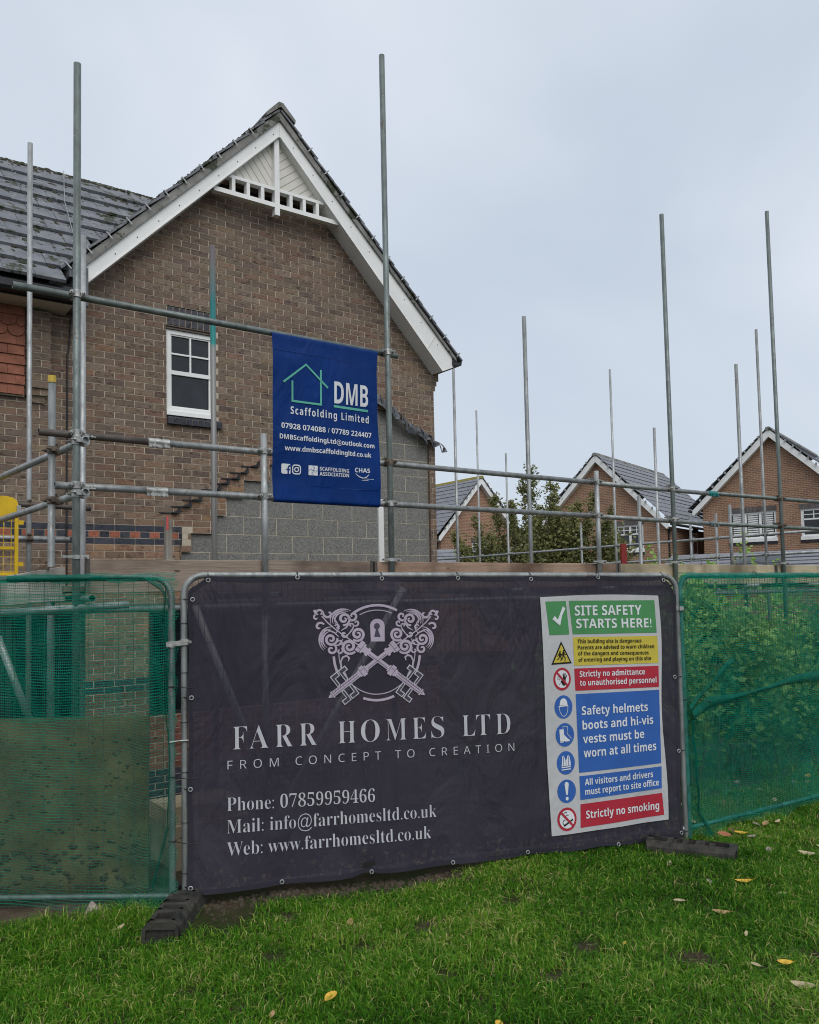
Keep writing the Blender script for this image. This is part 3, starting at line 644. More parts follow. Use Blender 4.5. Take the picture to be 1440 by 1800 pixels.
for sx in (-1, 1):
    tri = [(KX + sx * 0.034, 7.03), (KX + sx * 0.034, 7.72), (KX + sx * 0.72, 7.03)]
    if sx > 0: tri = [tri[0], tri[2], tri[1]]
    nx, nz = (sx * -0.62, 0.78) if sx > 0 else (0.80, 0.60)
    lo = min(p[0] * nx + p[1] * nz for p in tri); hi = max(p[0] * nx + p[1] * nz for p in tri); w_ = 0.088; d_ = lo
    while d_ < hi:
        pl = clip(clip(tri, nx, nz, d_ + w_ - 0.007), -nx, -nz, -d_)
        if len(pl) > 2:
            ar = sum(pl[i][0] * pl[(i + 1) % len(pl)][1] - pl[(i + 1) % len(pl)][0] * pl[i][1] for i in range(len(pl)))
            if ar < 0: pl = pl[::-1]
            if abs(ar) > 0.001: mb = MB(); mb.prism(pl, lambda a, b, d: (a, PY + d, b), 0, 0.012); mb.build('gable_board', MAT['cream'], house)
        d_ += w_
mb = MB(); mb.prism([(3.85, 7.0), (5.46, 7.0), (KX, 7.74)], lambda a, b, d: (a, PY + 0.014 + d, b), 0, 0.01); mb.build('panel_backing', MAT['cream'], house)
mb = MB(); mb.box(3.7, 5.6, HW - 0.004, HW - 0.001, 6.84, 6.99); mb.build('opening_shade', MAT['dark'], house)  # dark sheet on the wall paints in the shade behind the collar openings

# main roof slope running off to the side
TA = R(45); tm = MB(); tm.box(-0.1475, 0.1475, -0.20, 0.20, -0.016, 0.016); tmesh = tm.mesh('roof_tile', MAT['tile'])
mr = MB(); mr.quad((-1.3, 8.95, 5.16), (1.85, 8.95, 5.16), (4.1, 11.22, 7.43), (-1.3, 11.22, 7.43)); mr.quad((-1.3, 11.22, 7.43), (4.1, 11.22, 7.43), (4.1, 13.6, 5.0), (-1.3, 13.6, 5.0)); mroof = mr.build('main_roof', MAT['dark'], house)
for r_ in range(10):
    s_ = 0.12 + r_ * 0.322
    for k in range(-4, 12):
        x = 1.0 + k * 0.30 + (0.15 if r_ % 2 else 0)
        yv = 8.93 + s_ * math.cos(TA); zv = 5.225 + s_ * math.sin(TA)
        if x > 1.95 + (yv - 9.0) or x < 0.7: continue
        link('roof_tile', tmesh, mroof, loc=(x, yv, zv + random.uniform(-0.004, 0.004)), rot=(TA - 0.105 + random.uniform(-0.01, 0.01), random.uniform(-0.012, 0.012), random.uniform(-0.012, 0.012)))
for k in range(9):
    mb = MB(); x = 0.2 + k * 0.45
    mb.prism([(11.30 + 0.13 * math.cos(t), 7.43 + 0.12 * math.sin(t)) for t in [math.pi * j / 8 for j in range(9)]], lambda a, b, d, x=x: (x + d, a, b), 0.44, 0); mb.build('ridge_tile', MAT['verge'], mroof)
ms = MB()
def blob(mb, p, sx, sy, sz, r_):
    n = 7; vs = [Vector(p) + Vector((0, 0, sz))]
    for h, q in ((0.65, 0.7), (0.15, 1.0)):
        for k in range(n): t_ = 2 * math.pi * k / n; vs.append(Vector(p) + Vector((sx * q * math.cos(t_) * r_.uniform(.7, 1.2), sy * q * math.sin(t_) * r_.uniform(.7, 1.2), sz * h * r_.uniform(.7, 1.2) + (sy * q * math.sin(t_)))))
    fs = [(0, 1 + k, 1 + (k + 1) % n) for k in range(n)] + [(1 + k, 1 + n + k, 1 + n + (k + 1) % n, 1 + (k + 1) % n) for k in range(n)]
    mb.add(vs, fs, True)
rr_ = random.Random(9)
for i in range(1150):
    r_ = rr_.randrange(10); s_ = 0.30 + r_ * 0.322 + rr_.choice([rr_.uniform(-0.03, 0.02), rr_.uniform(-0.3, 0)]); x = rr_.uniform(1.0, 4.0)
    if rr_.random() < 0.6: x = round((x - 1.0) / 0.15) * 0.15 + 1.0 + rr_.uniform(-0.03, 0.03)
    yv = 8.93 + s_ * 0.707; zv = 5.225 + s_ * 0.707 + 0.02
    a_ = rr_.uniform(0.006, 0.024) * (1.4 if rr_.random() < 0.2 else 1)
    if x > 1.9 + (yv - 9.0): continue
    blob(ms, (x, yv, zv), a_ * rr_.uniform(1, 1.8), a_, a_ * 0.55, rr_)
for i in range(420):
    yq = rr_.uniform(11.16, 11.30); blob(ms, (rr_.uniform(0.8, 4.0), yq, 7.43 + 0.12 * math.sqrt(max(0.05, 1 - ((yq - 11.30) / 0.14) ** 2)) - 0.012), rr_.uniform(.015, .04), 0.012, 0.016, rr_)
for i in range(130):
    x = rr_.uniform(2.2, 4.5); blob(ms, (x, GY - 0.03 + rr_.uniform(0, 0.08), gl(x) + 0.15), rr_.uniform(.015, .04), 0.02, rr_.uniform(0.012, 0.03), rr_)
tag(ms.build('moss', MAT['moss'], house), None, None, kind='stuff')
mb = MB(); mb.prism([(8.845, 5.10), (8.845, 5.03), (8.87, 4.995), (8.945, 4.995), (8.965, 5.03), (8.965, 5.12), (8.95, 5.12), (8.95, 5.035), (8.865, 5.035), (8.86, 5.10)], lambda a, b, d: (d, a, b), 2.16, -1.2); mb.build('gutter', MAT['black'], house)
mb = MB(); mb.box(-1.2, 2.17, 8.966, 8.985, 4.985, 5.17); mb.build('fascia', MAT['black'], house)
mb = MB(); mb.box(-1.2, 2.15, 8.985, HW + 0.02, 4.985, 5.0); mb.build('soffit', MAT['cream'], house)
mb = MB(); mb.box(2.15, 2.30, 8.97, HW, 5.0, 5.42); mb.box(2.10, 2.2, 8.95, 9.2, 5.28, 5.36); mb.build('valley_lead', MAT['lead'], house)
mb = MB(); mb.prism([(7.40, 5.14), (7.56, 5.16), (7.575, 5.255), (7.545, 5.255), (7.53, 5.2), (7.44, 5.2), (7.40, 5.26)], lambda a, b, d: (a, GY - 0.02 + d, b), 0, 4.0); mb.build('gutter', MAT['black'], house)
mb = MB(); mb.path([(2.52, 11.05, 7.48), (2.36, 10.3, 6.72), (2.30, 9.6, 6.02), (2.22, 9.1, 5.45)], 0.005, 6); mb.build('aerial_cable', MAT['galv2'], house)
# ------------------------------------------------------------------ scaffolds
SY, RY, IY = 5.55, 5.60, 6.60      # standards, guard rails, inner standards
k_ = SY / 5.6
ZM, ZL, ZT, ZTOE = 2.94, 2.60, 3.868, 2.122
scaf = thing('scaffold', 'tube scaffold along the front of the gable with guard rails and timber toe boards', 'scaffold', (3.8, SY, 0))
def tube(name, p0, p1, mat, root, r=0.02415): mb = MB(); mb.pipe(p0, p1, r); return mb.build(name, MAT[mat], root)
def coupler_mesh(name, mat):
    "right-angle coupler: band round the standard (z), band round the rail (x, offset +y), two bolts with nuts"
    mb = MB()
    mb.path([(0, 0, -0.024), (0, 0, 0.024)], 0.0305, 12); mb.path([(-0.024, 0.05, 0), (0.024, 0.05, 0)], 0.0305, 12); mb.box(-0.022, 0.022, 0.012, 0.04, -0.022, 0.022)
    for sx, z in ((-1, 0.0), (1, 0.004)):
        mb.box(sx * 0.028 - 0.008, sx * 0.028 + 0.012 * sx + 0.008, -0.018, 0.016, z - 0.017, z + 0.017)
        mb.path([(sx * 0.040, -0.050, z), (sx * 0.040, 0.02, z)], 0.0065, 6); mb.path([(sx * 0.040, -0.034, z), (sx * 0.040, -0.020, z)], 0.0125, 6)
    mb.path([(0.006, 0.048, 0.036), (0.006, 0.125, 0.036)], 0.006, 6); mb.path([(0.006, 0.09, 0.036), (0.006, 0.105, 0.036)], 0.012, 6); mb.box(-0.012, 0.024, 0.03, 0.075, 0.026, 0.046)
    return mb.mesh(name, MAT[mat])
CPA = coupler_mesh('coupler', 'fitting'); CPB = coupler_mesh('coupler', 'oldfit')
def coupler(root, p, rot=(0, 0, 0), old=False): return link('coupler', CPB if old else CPA, root, loc=p, rot=rot)
FRONT = [(1.362, 5.473, 'greenish'), (3.858, 6.482, 'greenish'), (7.643, 6.061, 'greenish'), (9.825, 6.669, 'greenish')]
for x, zt, m_ in FRONT:
    zt = EYE + (zt - EYE) * k_; lean = {1.362: -0.022, 3.858: -0.02, 7.643: 0.0, 9.825: -0.03}[x]
    xk = x * k_
    tube('standard', (xk - 0.0 * lean, SY, 0.02), (xk, SY, zt), m_, scaf)
for x, zt in ((2.709, 3.08), (6.406, 3.06)): tube('guard_post', (x * k_, SY, 1.75), (x * k_, SY, EYE + (zt - EYE) * k_), 'galv2', scaf)
for x, zt, m_ in ((1.651, 4.725, 'galv2'), (2.725, 4.903, 'tealtube'), (6.43, 4.957, 'galv'), (10.58, 5.026, 'galv')): tube('standard', (x, IY, -0.1), (x, IY, zt), m_, scaf)
tube('guard_rail', (1.131, RY, ZM), (1.90, RY, ZM), 'rusty', scaf); tube('guard_rail', (1.905, RY, ZM), (6.46, RY, ZM + 0.0), 'galv', scaf); tube('guard_rail', (6.40, RY + 0.0, ZM - 0.004), (8.36, RY, ZM - 0.006), 'galv', scaf); tube('guard_rail', (8.37, RY, ZM), (12.6, RY, ZM + 0.03), 'greenish', scaf)
tube('guard_rail', (1.229, RY, ZL), (1.885, RY, ZL), 'galv', scaf); tube('guard_rail', (1.89, RY, ZL), (6.42, RY, ZL), 'galv', scaf); tube('guard_rail', (6.41, RY, ZL - 0.004), (8.33, RY, ZL - 0.012), 'galv', scaf); tube('guard_rail', (8.34, RY, ZL - 0.012), (12.6, RY, ZL), 'greenish', scaf)
tube('ledger', (0.972, RY, ZT), (3.954, RY, ZT), 'greenish', scaf)
def sleeve(x, z, mat='fitting'):
    mb = MB(); mb.path([(x - 0.075, RY, z), (x + 0.075, RY, z)], 0.0285, 14); mb.box(x - 0.073, x + 0.073, RY - 0.036, RY - 0.012, z - 0.040, z - 0.020)
    for s_ in (-0.038, 0.038): mb.path([(x + s_, RY - 0.048, z - 0.012), (x + s_, RY - 0.048, z - 0.046)], 0.008, 6); mb.box(x + s_ - 0.016, x + s_ + 0.016, RY - 0.056, RY - 0.03, z - 0.040, z - 0.024)
    mb.build('sleeve_coupler', MAT[mat], scaf)
sleeve(1.905, ZM, 'fitting'); sleeve(1.890, ZL, 'fitting'); sleeve(8.38, ZM, 'teal'); sleeve(8.36, ZL - 0.01, 'greenish')
XS = [x * k_ for x, _, _ in FRONT]
for x, old in ((XS[0], False), (2.709 * k_, False), (XS[1], True), (6.406 * k_, False), (XS[2], False), (XS[3], True)):
    for z, s_ in ((ZM, 1), (ZL, 1)): coupler(scaf, (x, SY, z + 0.002), (0, 0, 0), old if z == ZM or x > 9 else False)
for x in (XS[0], XS[1]): coupler(scaf, (x, SY, ZT))
def board_clip(x, z, old=False):
    mb = MB(); mb.path([(x, SY, z - 0.013), (x, SY, z + 0.013)], 0.031, 12); mb.box(x - 0.085, x - 0.02, SY - 0.012, SY + 0.012, z - 0.006, z + 0.010); mb.box(x + 0.02, x + 0.075, SY - 0.02, SY + 0.0, z - 0.012, z + 0.014); mb.path([(x + 0.06, SY - 0.04, z), (x + 0.06, SY + 0.03, z)], 0.011, 6)
    mb.build('board_clip', MAT['oldfit' if old else 'fitting'], scaf)
for x in (XS[0], XS[1], 6.406 * k_, XS[2], XS[3]): board_clip(x, ZTOE + 0.012)
def plank(name, p0, p1, w, h, mat, root, band=True):
    "scaffold board: rounded-off arrises, steel end bands"
    p0 = Vector(p0); p1 = Vector(p1); d = (p1 - p0).normalized(); sd_ = d.cross(Vector((0, 0, 1))).normalized(); b = min(w, h) * 0.12
    prof = [(-w / 2 + b, -h / 2), (w / 2 - b, -h / 2), (w / 2, -h / 2 + b), (w / 2, h / 2 - b), (w / 2 - b, h / 2), (-w / 2 + b, h / 2), (-w / 2, h / 2 - b), (-w / 2, -h / 2 + b)]
    mb = MB(); ln = (p1 - p0).length
    mb.prism(prof, lambda a, c, t_: p0 + d * t_ + sd_ * a + Vector((0, 0, c)), ln, 0); o = mb.build(name, MAT[mat], root)
    if band:
        mb = MB()
        for t_ in (0.0, ln): c_ = p0 + d * t_; mb.obox(c_ + d * (0.012 if t_ == 0 else -0.012), d * 0.0125, sd_ * (w / 2 + 0.002), Vector((0, 0, h / 2 + 0.002)))
        mb.build('end_band', MAT['rusty'], o)
    return o
TY = SY + 0.048
plank('toe_board', (1.42, TY, ZTOE - 0.112), (3.655, TY, ZTOE - 0.110), 0.038, 0.225, 'board_old', scaf)
plank('toe_board', (3.675, TY, ZTOE - 0.114), (6.655, TY, ZTOE - 0.118), 0.038, 0.225, 'board_mid', scaf)
plank('toe_board', (6.675, TY, ZTOE - 0.118), (9.60, TY, ZTOE - 0.122), 0.038, 0.225, 'board_new', scaf)
plank('toe_board', (9.62, TY, ZTOE - 0.122), (12.6, TY, ZTOE - 0.125), 0.038, 0.225, 'board_new', scaf)
for i in range(4):
    y = SY + 0.20 + i * 0.232
    for a, b, m_ in ((1.30, 5.15, 'board_old'), (5.17, 9.05, 'board_mid'), (9.07, 12.7, 'board_old')): plank('deck_board', (a, y, 1.93), (b, y, 1.93), 0.225, 0.038, m_, scaf, False)
tube('ledger', (1.1, SY + 0.10, 1.79), (12.6, SY + 0.10, 1.79), 'galv', scaf); tube('ledger', (1.2, IY - 0.05, 1.79), (12.6, IY - 0.05, 1.79), 'galv', scaf)
for x in (1.42, 2.75, 3.90, 5.2, 6.45, 7.65, 9.0, 10.4): tube('transom', (x, SY - 0.12, 1.865), (x, IY + 0.18, 1.865), 'galv', scaf)
tube('brace', (2.06, 5.33, 1.80), (2.815, 5.33, -0.05), 'brace', scaf); tube('brace', (3.72, 5.25, 1.90), (2.34, 5.25, -0.06), 'brace', scaf)
tube('brace', (6.6, 6.12, 1.82), (8.6, 6.12, -0.05), 'galv2', scaf)
tube('standard', (2.725 * k_, SY + 0.05, -0.05), (2.725 * k_, SY + 0.05, 1.76), 'galv', scaf)

# return of the scaffold towards the house with its own standard
dr = Vector((-0.144, 0.99, 0)).normalized()
q0 = Vector((1.30, 5.93, 0))
tube('guard_post', (1.275, 5.90, 0.0), (1.275, 5.90, 3.36), 'galv', scaf)
mb = MB(); mb.path([(1.275, 5.90, 3.345), (1.275, 5.90, 3.392)], 0.0275, 14); mb.build('tube_cap', MAT['brass'], scaf)
tube('guard_rail', (1.397, 5.503, 2.896), (0.92, 8.78, 2.79), 'galv2', scaf); tube('guard_rail', (1.397, 5.501, 2.555), (0.92, 8.78, 2.45), 'galv2', scaf)
for z in (2.896, 2.552):
    coupler(scaf, (XS[0], SY, z - 0.004), (0, 0, R(-82))); coupler(scaf, (1.275, 5.90, z - 0.016), (0, 0, R(278)), True)
plank('toe_board', (1.300, 5.70, 1.965), (0.95, 8.2, 1.90), 0.038, 0.225, 'board_white', scaf, False)
board = MB(); board.path([(1.275, 5.90, 2.065), (1.275, 5.90, 2.085)], 0.032, 12); board.box(1.17, 1.25, 5.87, 5.90, 2.065, 2.085); board.build('board_clip', MAT['oldfit'], scaf)
tube('ledger', (0.75, 5.72, 1.775), (1.66, 5.46, 1.822), 'galv2', scaf)
tube('brace', (1.00, 6.2, 1.62), (1.27, 6.2, 0.85), 'galv2', scaf)

# scaffold against the house at the side
side = thing('house_scaffold', 'single tall scaffold pole with two short rails beside the tile-hung bay', 'scaffold', (1.61, 8.4, -0.5))
tube('standard', (1.622, 8.4, -0.5), (1.606, 8.4, 6.316), 'galv2', side)
tube('ledger', (1.40, 8.36, 2.775), (2.17, 8.36, 2.757), 'rusty', side); tube('ledger', (0.9, 8.36, 2.452), (1.97, 8.36, 2.449), 'galv2', side)
for z in (2.77, 2.45): coupler(side, (1.615, 8.4, z), (0, 0, R(180)), True)

# far run of scaffold going away beside the neighbours
far = thing('far_scaffold', 'distant scaffold run with pale double rails in front of the neighbouring houses', 'scaffold', (13.6, 11, -0.5))
FX = 13.6
tube('guard_rail', (FX, 5.2, 2.775), (FX, 18.2, 2.765), 'galv2', far); tube('guard_rail', (FX, 5.2, 2.415), (FX, 18.2, 2.41), 'galv2', far)
plank('toe_board', (FX + 0.03, 5.2, 2.05), (FX + 0.03, 9.0, 2.05), 0.038, 0.225, 'board_new', far, False); plank('toe_board', (FX + 0.03, 9.02, 2.05), (FX + 0.03, 18.2, 2.05), 0.038, 0.225, 'board_mid', far, False)
for y, zt, m_ in ((12.331, 3.321, 'galv'), (9.556, 3.224, 'galv'), (9.001, 3.228, 'galv'), (15.733, 6.489, 'galv2'), (14.675, 5.229, 'galv2'), (11.374, 6.517, 'galv2'), (8.029, 6.448, 'galv'), (18.0, 3.1, 'galv')):
    tube('standard', (FX - 0.05, y, -0.5), (FX - 0.05, y, zt), m_, far)
    coupler(far, (FX - 0.05, y, 2.77), (0, 0, R(-90))); coupler(far, (FX - 0.05, y, 2.412), (0, 0, R(-90)))
tube('standard', (8.735, 10.71, -0.5), (8.735, 10.71, 5.70), 'galv2', far); tube('standard', (11.534, 8.771, -0.5), (11.534, 8.771, 4.596), 'galv2', far); tube('standard', (8.911, 7.067, -0.1), (8.911, 7.067, 3.098), 'galv', far)
tube('guard_post', (11.05, 7.1, 1.8), (11.05, 7.1, 3.085), 'galv', far)

# loose pieces standing on the platform
mb = MB(); mb.box(2.276, 2.292, 6.50, 6.56, 1.95, 2.52); mb.box(2.293, 2.330, 6.515, 6.56, 1.95, 2.50); o = mb.build('timber_post', MAT['board_white'], None); tag(o, 'short grey timber post with a pink tip standing behind the toe board', 'post')
mb = MB(); mb.box(2.274, 2.2925, 6.498, 6.502, 2.41, 2.522); mb.build('painted_tip', ink('pink_marker', (0.55, 0.10, 0.10)), o)
mb = MB(); mb.box(4.305, 4.36, 6.45, 6.47, 1.95, 2.76); mb.box(4.345, 4.362, 6.451, 6.50, 1.951, 2.759); tag(mb.build('white_trim', MAT['white'], None), 'upright white plastic trim length below the hanging blue banner', 'trim')
mb = MB(); mb.prism([(7.878, 1.95), (7.975, 1.95), (7.972, 2.385), (7.95, 2.41), (7.876, 2.405)], lambda a, b, d: (a, 6.53 + d, b), 0, 0.02); tag(mb.build('red_board', MAT['redp'], None), 'upright dark red board standing behind the pale toe board', 'board')
gate = thing('safety_gate', 'yellow ladder safety gate with mesh panel at the scaffold edge', 'gate', (1.2, 7.6, 1.9))
GYY = 7.45; fz = lambda a, b, d: (a, GYY + d, b)
mb = MB(); mb.prism([(0.5, 2.555), (1.353, 2.555), (1.353, 2.66), (1.34, 2.70), (1.31, 2.725), (1.26, 2.735), (0.5, 2.735)], fz, 0, 0.03); mb.build('top_plate', MAT['yellow'], gate)
mb = MB(); mb.box(1.325, 1.352, GYY, GYY + 0.03, 2.08, 2.553); mb.box(0.5, 1.323, GYY + 0.002, GYY + 0.028, 2.29, 2.315); mb.box(0.5, 1.323, GYY + 0.002, GYY + 0.028, 2.075, 2.10); mb.box(0.5, 1.323, GYY + 0.002, GYY + 0.028, 1.99, 2.06); mb.build('gate_frame', MAT['yellow'], gate)
for z in (2.50, 2.15): mb = MB(); mb.box(1.353, 1.392, GYY, GYY + 0.03, z, z + 0.035); mb.build('hinge_lug', MAT['yellow'], gate)
mb = MB(); mb.prism([(1.338, 2.66), (1.368, 2.66), (1.368, 2.60), (1.355, 2.585), (1.338, 2.60)], fz, -0.012, -0.004); mb.build('latch', MAT['galv2'], gate)
mb = MB()
for i in range(14): mb.path([(0.52 + i * 0.06, GYY + 0.015, 2.08), (0.52 + i * 0.06, GYY + 0.015, 2.556)], 0.0028, 5, False)
for i in range(8): mb.path([(0.5, GYY + 0.0195, 2.11 + i * 0.06), (1.325, GYY + 0.0195, 2.11 + i * 0.06)], 0.0028, 5, False)
mb.build('wire_mesh', MAT['yellow'], gate)
# ------------------------------------------------------------------ ground
def sstep(a, b, x): t_ = np.clip((x - a) / (b - a), 0, 1); return t_ * t_ * (3 - 2 * t_)
def gz(x, y):
    x = np.asarray(x, float); y = np.asarray(y, float)
    h = 0.012 * np.sin(3.1 * x + 1.7 * y) + 0.010 * np.sin(5.3 * y - 2.2 * x + 1.0) + 0.006 * np.sin(11 * x + 3) * np.sin(9 * y)
    h = h * (1 - sstep(8, 14, np.hypot(x, y)))
    return h - 0.012 - 0.5 * sstep(5.6, 8.4, y)
xs = np.concatenate([np.array([-300, -120, -50, -20, -10, -5, -3]), np.arange(-2, 12.01, 0.16), np.array([13, 15, 18, 22, 28, 40, 60, 120, 300])])
ys = np.concatenate([np.array([-300, -120, -50, -20, -10, -5, -2, 0]), np.arange(0.5, 9.01, 0.16), np.array([10, 12, 15, 20, 28, 40, 60, 120, 300])])
gx, gy = np.meshgrid(xs, ys); gzz = gz(gx, gy)
gv = np.stack([gx, gy, gzz], -1).reshape(-1, 3); nx_ = len(xs)
gf = [(j * nx_ + i, j * nx_ + i + 1, (j + 1) * nx_ + i + 1, (j + 1) * nx_ + i) for j in range(len(ys) - 1) for i in range(nx_ - 1)]
gm = bpy.data.meshes.new('ground'); gm.from_pydata(gv.tolist(), [], gf); gm.polygons.foreach_set('use_smooth', [True] * len(gf)); gm.materials.append(MAT['soil'])
ground = link('ground', gm); ground['kind'] = 'structure'
mb = MB()
mb.grid(lambda a, b: (0.2 + a * 5.2, 5.15 - 0.25 * a + b * 4.1, float(gz(0.2 + a * 5.2, 5.15 - 0.25 * a + b * 4.1)) + 0.015 + 0.02 * math.sin(a * 30 + b * 17)), 40, 30); o = mb.build('bare_earth', MAT['mud']); o['kind'] = 'structure'

# ------------------------------------------------------------------ fence panels
class Panel:
    def __init__(s, p0, p1, zt0, zt1):
        s.p0 = Vector(p0 + (0,)); e = Vector(p1 + (0,)); s.L = (e - s.p0).length; s.d = (e - s.p0) / s.L
        s.n = Vector((s.d.y, -s.d.x, 0));
        if s.n.dot(-s.p0) < 0: s.n = -s.n
        s.z0, s.z1 = zt0, zt1
    def P(s, u, z, off=0.0): return s.p0 + s.d * u + Vector((0, 0, z)) + s.n * off
    def top(s, u): return s.z0 + (s.z1 - s.z0) * u / s.L
def fence_panel(pn, label, mat, spacing, grp='temporary fence panels', rc=0.12, bz=0.075, coff=0.0):
    root = thing('mesh_fence', label, 'fence panel', pn.P(pn.L / 2, 0), grp)
    Lp = pn.L; a0 = pn.top(0); a1 = pn.top(Lp); pts = [(0, 0.0), (0, 0.6), (0, a0 - rc)]
    pts += [(rc - rc * math.cos(t), a0 - rc + rc * math.sin(t)) for t in [math.pi / 2 * j / 6 for j in range(1, 7)]]
    pts += [(Lp / 2, pn.top(Lp / 2))]
    pts += [(Lp - rc + rc * math.sin(t), a1 - rc + rc * math.cos(t)) for t in [math.pi / 2 * j / 6 for j in range(0, 7)]] + [(Lp, 0.6), (Lp, 0.0)]
    mb = MB(); mb.path([pn.P(u, z) for u, z in pts], 0.0205, 12); mb.build('frame', MAT[mat], root)
    mb = MB(); mb.path([pn.P(0.02, bz), pn.P(Lp - 0.02, bz)], 0.0165, 10); mb.build('bottom_rail', MAT['galv2' if mat == 'galv' else mat], root)
    mb = MB(); u = 0.05
    while u < Lp - 0.03: mb.path([pn.P(u, bz), pn.P(u, pn.top(u) - 0.005)], 0.0016, 4, False); u += spacing
    for z in (0.30, 0.62, 0.94, 1.26, 1.58, 1.88): mb.path([pn.P(0, z, 0.003), pn.P(Lp, z - (a0 - a1), 0.003)], 0.0017, 4, False)
    mb.build('wire_mesh', MAT['wire'], root)
    return root
PC = Panel((1.83, 4.92), (5.25, 3.85), 1.995, 1.950)
PL = Panel((1.755, 4.932), (-1.02, 7.058), 1.985, 2.02)
PR = Panel((5.275, 3.838), (8.77, 3.590), 1.945, 1.935)
fence_panel(PC, 'galvanised mesh fence panel hidden behind the large dark printed banner', 'galv', 0.037)
fence_panel(PL, 'mesh fence panel netted in green in front of the muddy plywood sheet', 'greenish', 0.092)
fence_panel(PR, 'mesh fence panel netted in green in front of the leafy hedge', 'nettube', 0.034)

# green debris netting tied over the outer panels
def net(pn, label, u0, u1, zlo, fold, seed, lay=None):
    r_ = random.Random(seed); root = thing('debris_netting', label, 'netting', pn.P((u0 + u1) / 2, 0), 'green debris nets on the fence')
    def wob(u, z): return 0.010 * math.sin(6 * u + 2.1 * z + seed) + 0.008 * math.sin(13 * u - 5 * z) + 0.006 * math.sin(23 * z + 4 * u)
    def fn(a, b):
        u = u0 + (u1 - u0) * a; zb = zlo(u); zt = pn.top(u) + 0.012; z = zb + (zt - zb) * b
        e_ = 0.02 * math.sin(31 * z + seed) + 0.012 * math.sin(67 * z) if a == 0 else 0
        return pn.P(u + e_, z, 0.030 + wob(u, z) * (1 if b < 0.97 else 0.3) + (0.05 * max(0, 0.12 - z) / 0.12))
    mb = MB(); mb.grid(fn, 60, 50, lambda a, b: (u0 + (u1 - u0) * a, 2.0 * b + 0.02 * math.sin(9 * a))); mb.build('net_sheet', MAT['net'], root)
    if lay:
        def fn4(a, b):
            u = u0 + (u1 - u0) * a; z = lay[0] + (min(lay[1], pn.top(u)) - lay[0]) * b + 0.015 * math.sin(5 * u) * (1 - b)
            return pn.P(u, z, 0.016 + 0.5 * wob(u + 2, z + 1))
        mb = MB(); mb.grid(fn4, 60, 30, lambda a, b: (u0 + (u1 - u0) * a + 0.3, 0.007 + (lay[1] - lay[0]) * b + 0.03 * math.sin(7 * a))); mb.build('net_sheet', MAT['net'], root)
    # a second layer folded over the top rail
    def fn2(a, b):
        u = u0 + (u1 - u0) * a; t_ = b * math.pi * 0.95 - 0.2; zt = pn.top(u)
        return pn.P(u, zt + 0.027 * math.sin(t_) + 0.006 * math.sin(17 * u) - (0.05 if b == 0 else 0), 0.027 * math.cos(t_))
    mb = MB(); mb.grid(fn2, 60, 6, lambda a, b: (u0 + (u1 - u0) * a, 0.1 * b)); mb.build('top_fold', MAT['net'], root)
    for pts, w in fold:
        mb = MB(); n = 24
        def f3(a, b):
            i = min(int(a * (len(pts) - 1)), len(pts) - 2); t_ = a * (len(pts) - 1) - i
            u = pts[i][0] + (pts[i + 1][0] - pts[i][0]) * t_; z = pts[i][1] + (pts[i + 1][1] - pts[i][1]) * t_
            return pn.P(u, z + (b - 0.5) * w * (0.7 + 0.4 * math.sin(9 * a)), 0.045 + 0.02 * math.sin(math.pi * b) + wob(u, z))
        mb.grid(f3, n, 4, lambda a, b: (a * 3, b * 0.1)); mb.build('net_fold', MAT['netfold'], root)
    return root
nl = net(PL, 'green debris net over the fence in front of the plywood sheet', -0.03, 3.5, lambda u: 0.03 - 0.11 * math.exp(-((u - 0.13) / 0.13) ** 2) - 0.02 * math.sin(4 * u), [(((0.02, 1.92), (0.04, 1.7), (0.0, 1.5), (0.02, 1.2), (-0.01, 0.9), (0.01, 0.5), (0.10, 0.15)), 0.05), (((0.0, 1.80), (0.05, 1.92), (0.16, 1.985), (0.5, 1.99), (1.0, 1.995)), 0.04)], 1.0, (1.13, 1.9))
nr = net(PR, 'green debris net over the fence in front of the hedge', -0.02, 3.5, lambda u: 0.05 - 0.10 * math.exp(-((u - 0.2) / 0.10) ** 2) - 0.05 * math.exp(-((u - 0.95) / 0.2) ** 2), [(((0.02, 0.90), (0.25, 0.98), (0.7, 1.02), (1.4, 1.08), (2.4, 1.10)), 0.085), (((0.0, 0.95), (0.25, 1.12), (0.5, 1.28)), 0.05), (((0.02, 0.86), (0.06, 0.5), (0.05, 0.2), (0.18, 0.0)), 0.05)], 2.0, (0.06, 1.93))
mb = MB()
for u, z in ((0.0, 1.32), (0.0, 0.78), (0.0, 0.40)):
    mb.path([PL.P(u, z, 0.024), PL.P(u - 0.02, z + 0.003, 0.026), PL.P(u - 0.10, z - 0.004, 0.05), PL.P(u - 0.17, z - 0.012, 0.03)], 0.0028, 5)
    mb.path([PL.P(u + 0.024 * math.cos(t), z, 0.024 * math.sin(t)) for t in [2 * math.pi * j / 10 for j in range(10)]], 0.003, 5, closed=True)
mb.build('cable_tie', MAT['tie'], nl)
mb = MB()
for u, z in ((0.0, 1.75), (0.0, 1.02), (0.02, 0.4), (0.9, 1.95), (0.55, 0.075), (1.1, 0.075), (1.5, 0.075)):
    ax = (1, 0) if z > 1.9 or z < 0.1 else (0, 1)
    for s_ in ((0,)):
        mb.path([(PR.P(u + (0.024 * math.cos(t) if not ax[0] else 0), z + (0.024 * math.cos(t) if ax[0] else 0), 0.024 * math.sin(t))) for t in [2 * math.pi * j / 10 for j in range(10)]], 0.003, 5, closed=True)
mb.path([PR.P(0.02, 1.0, 0.03), PR.P(0.12, 1.01, 0.06), PR.P(0.25, 0.985, 0.05)], 0.0025, 5)
mb.build('cable_tie', MAT['tie'], nr)
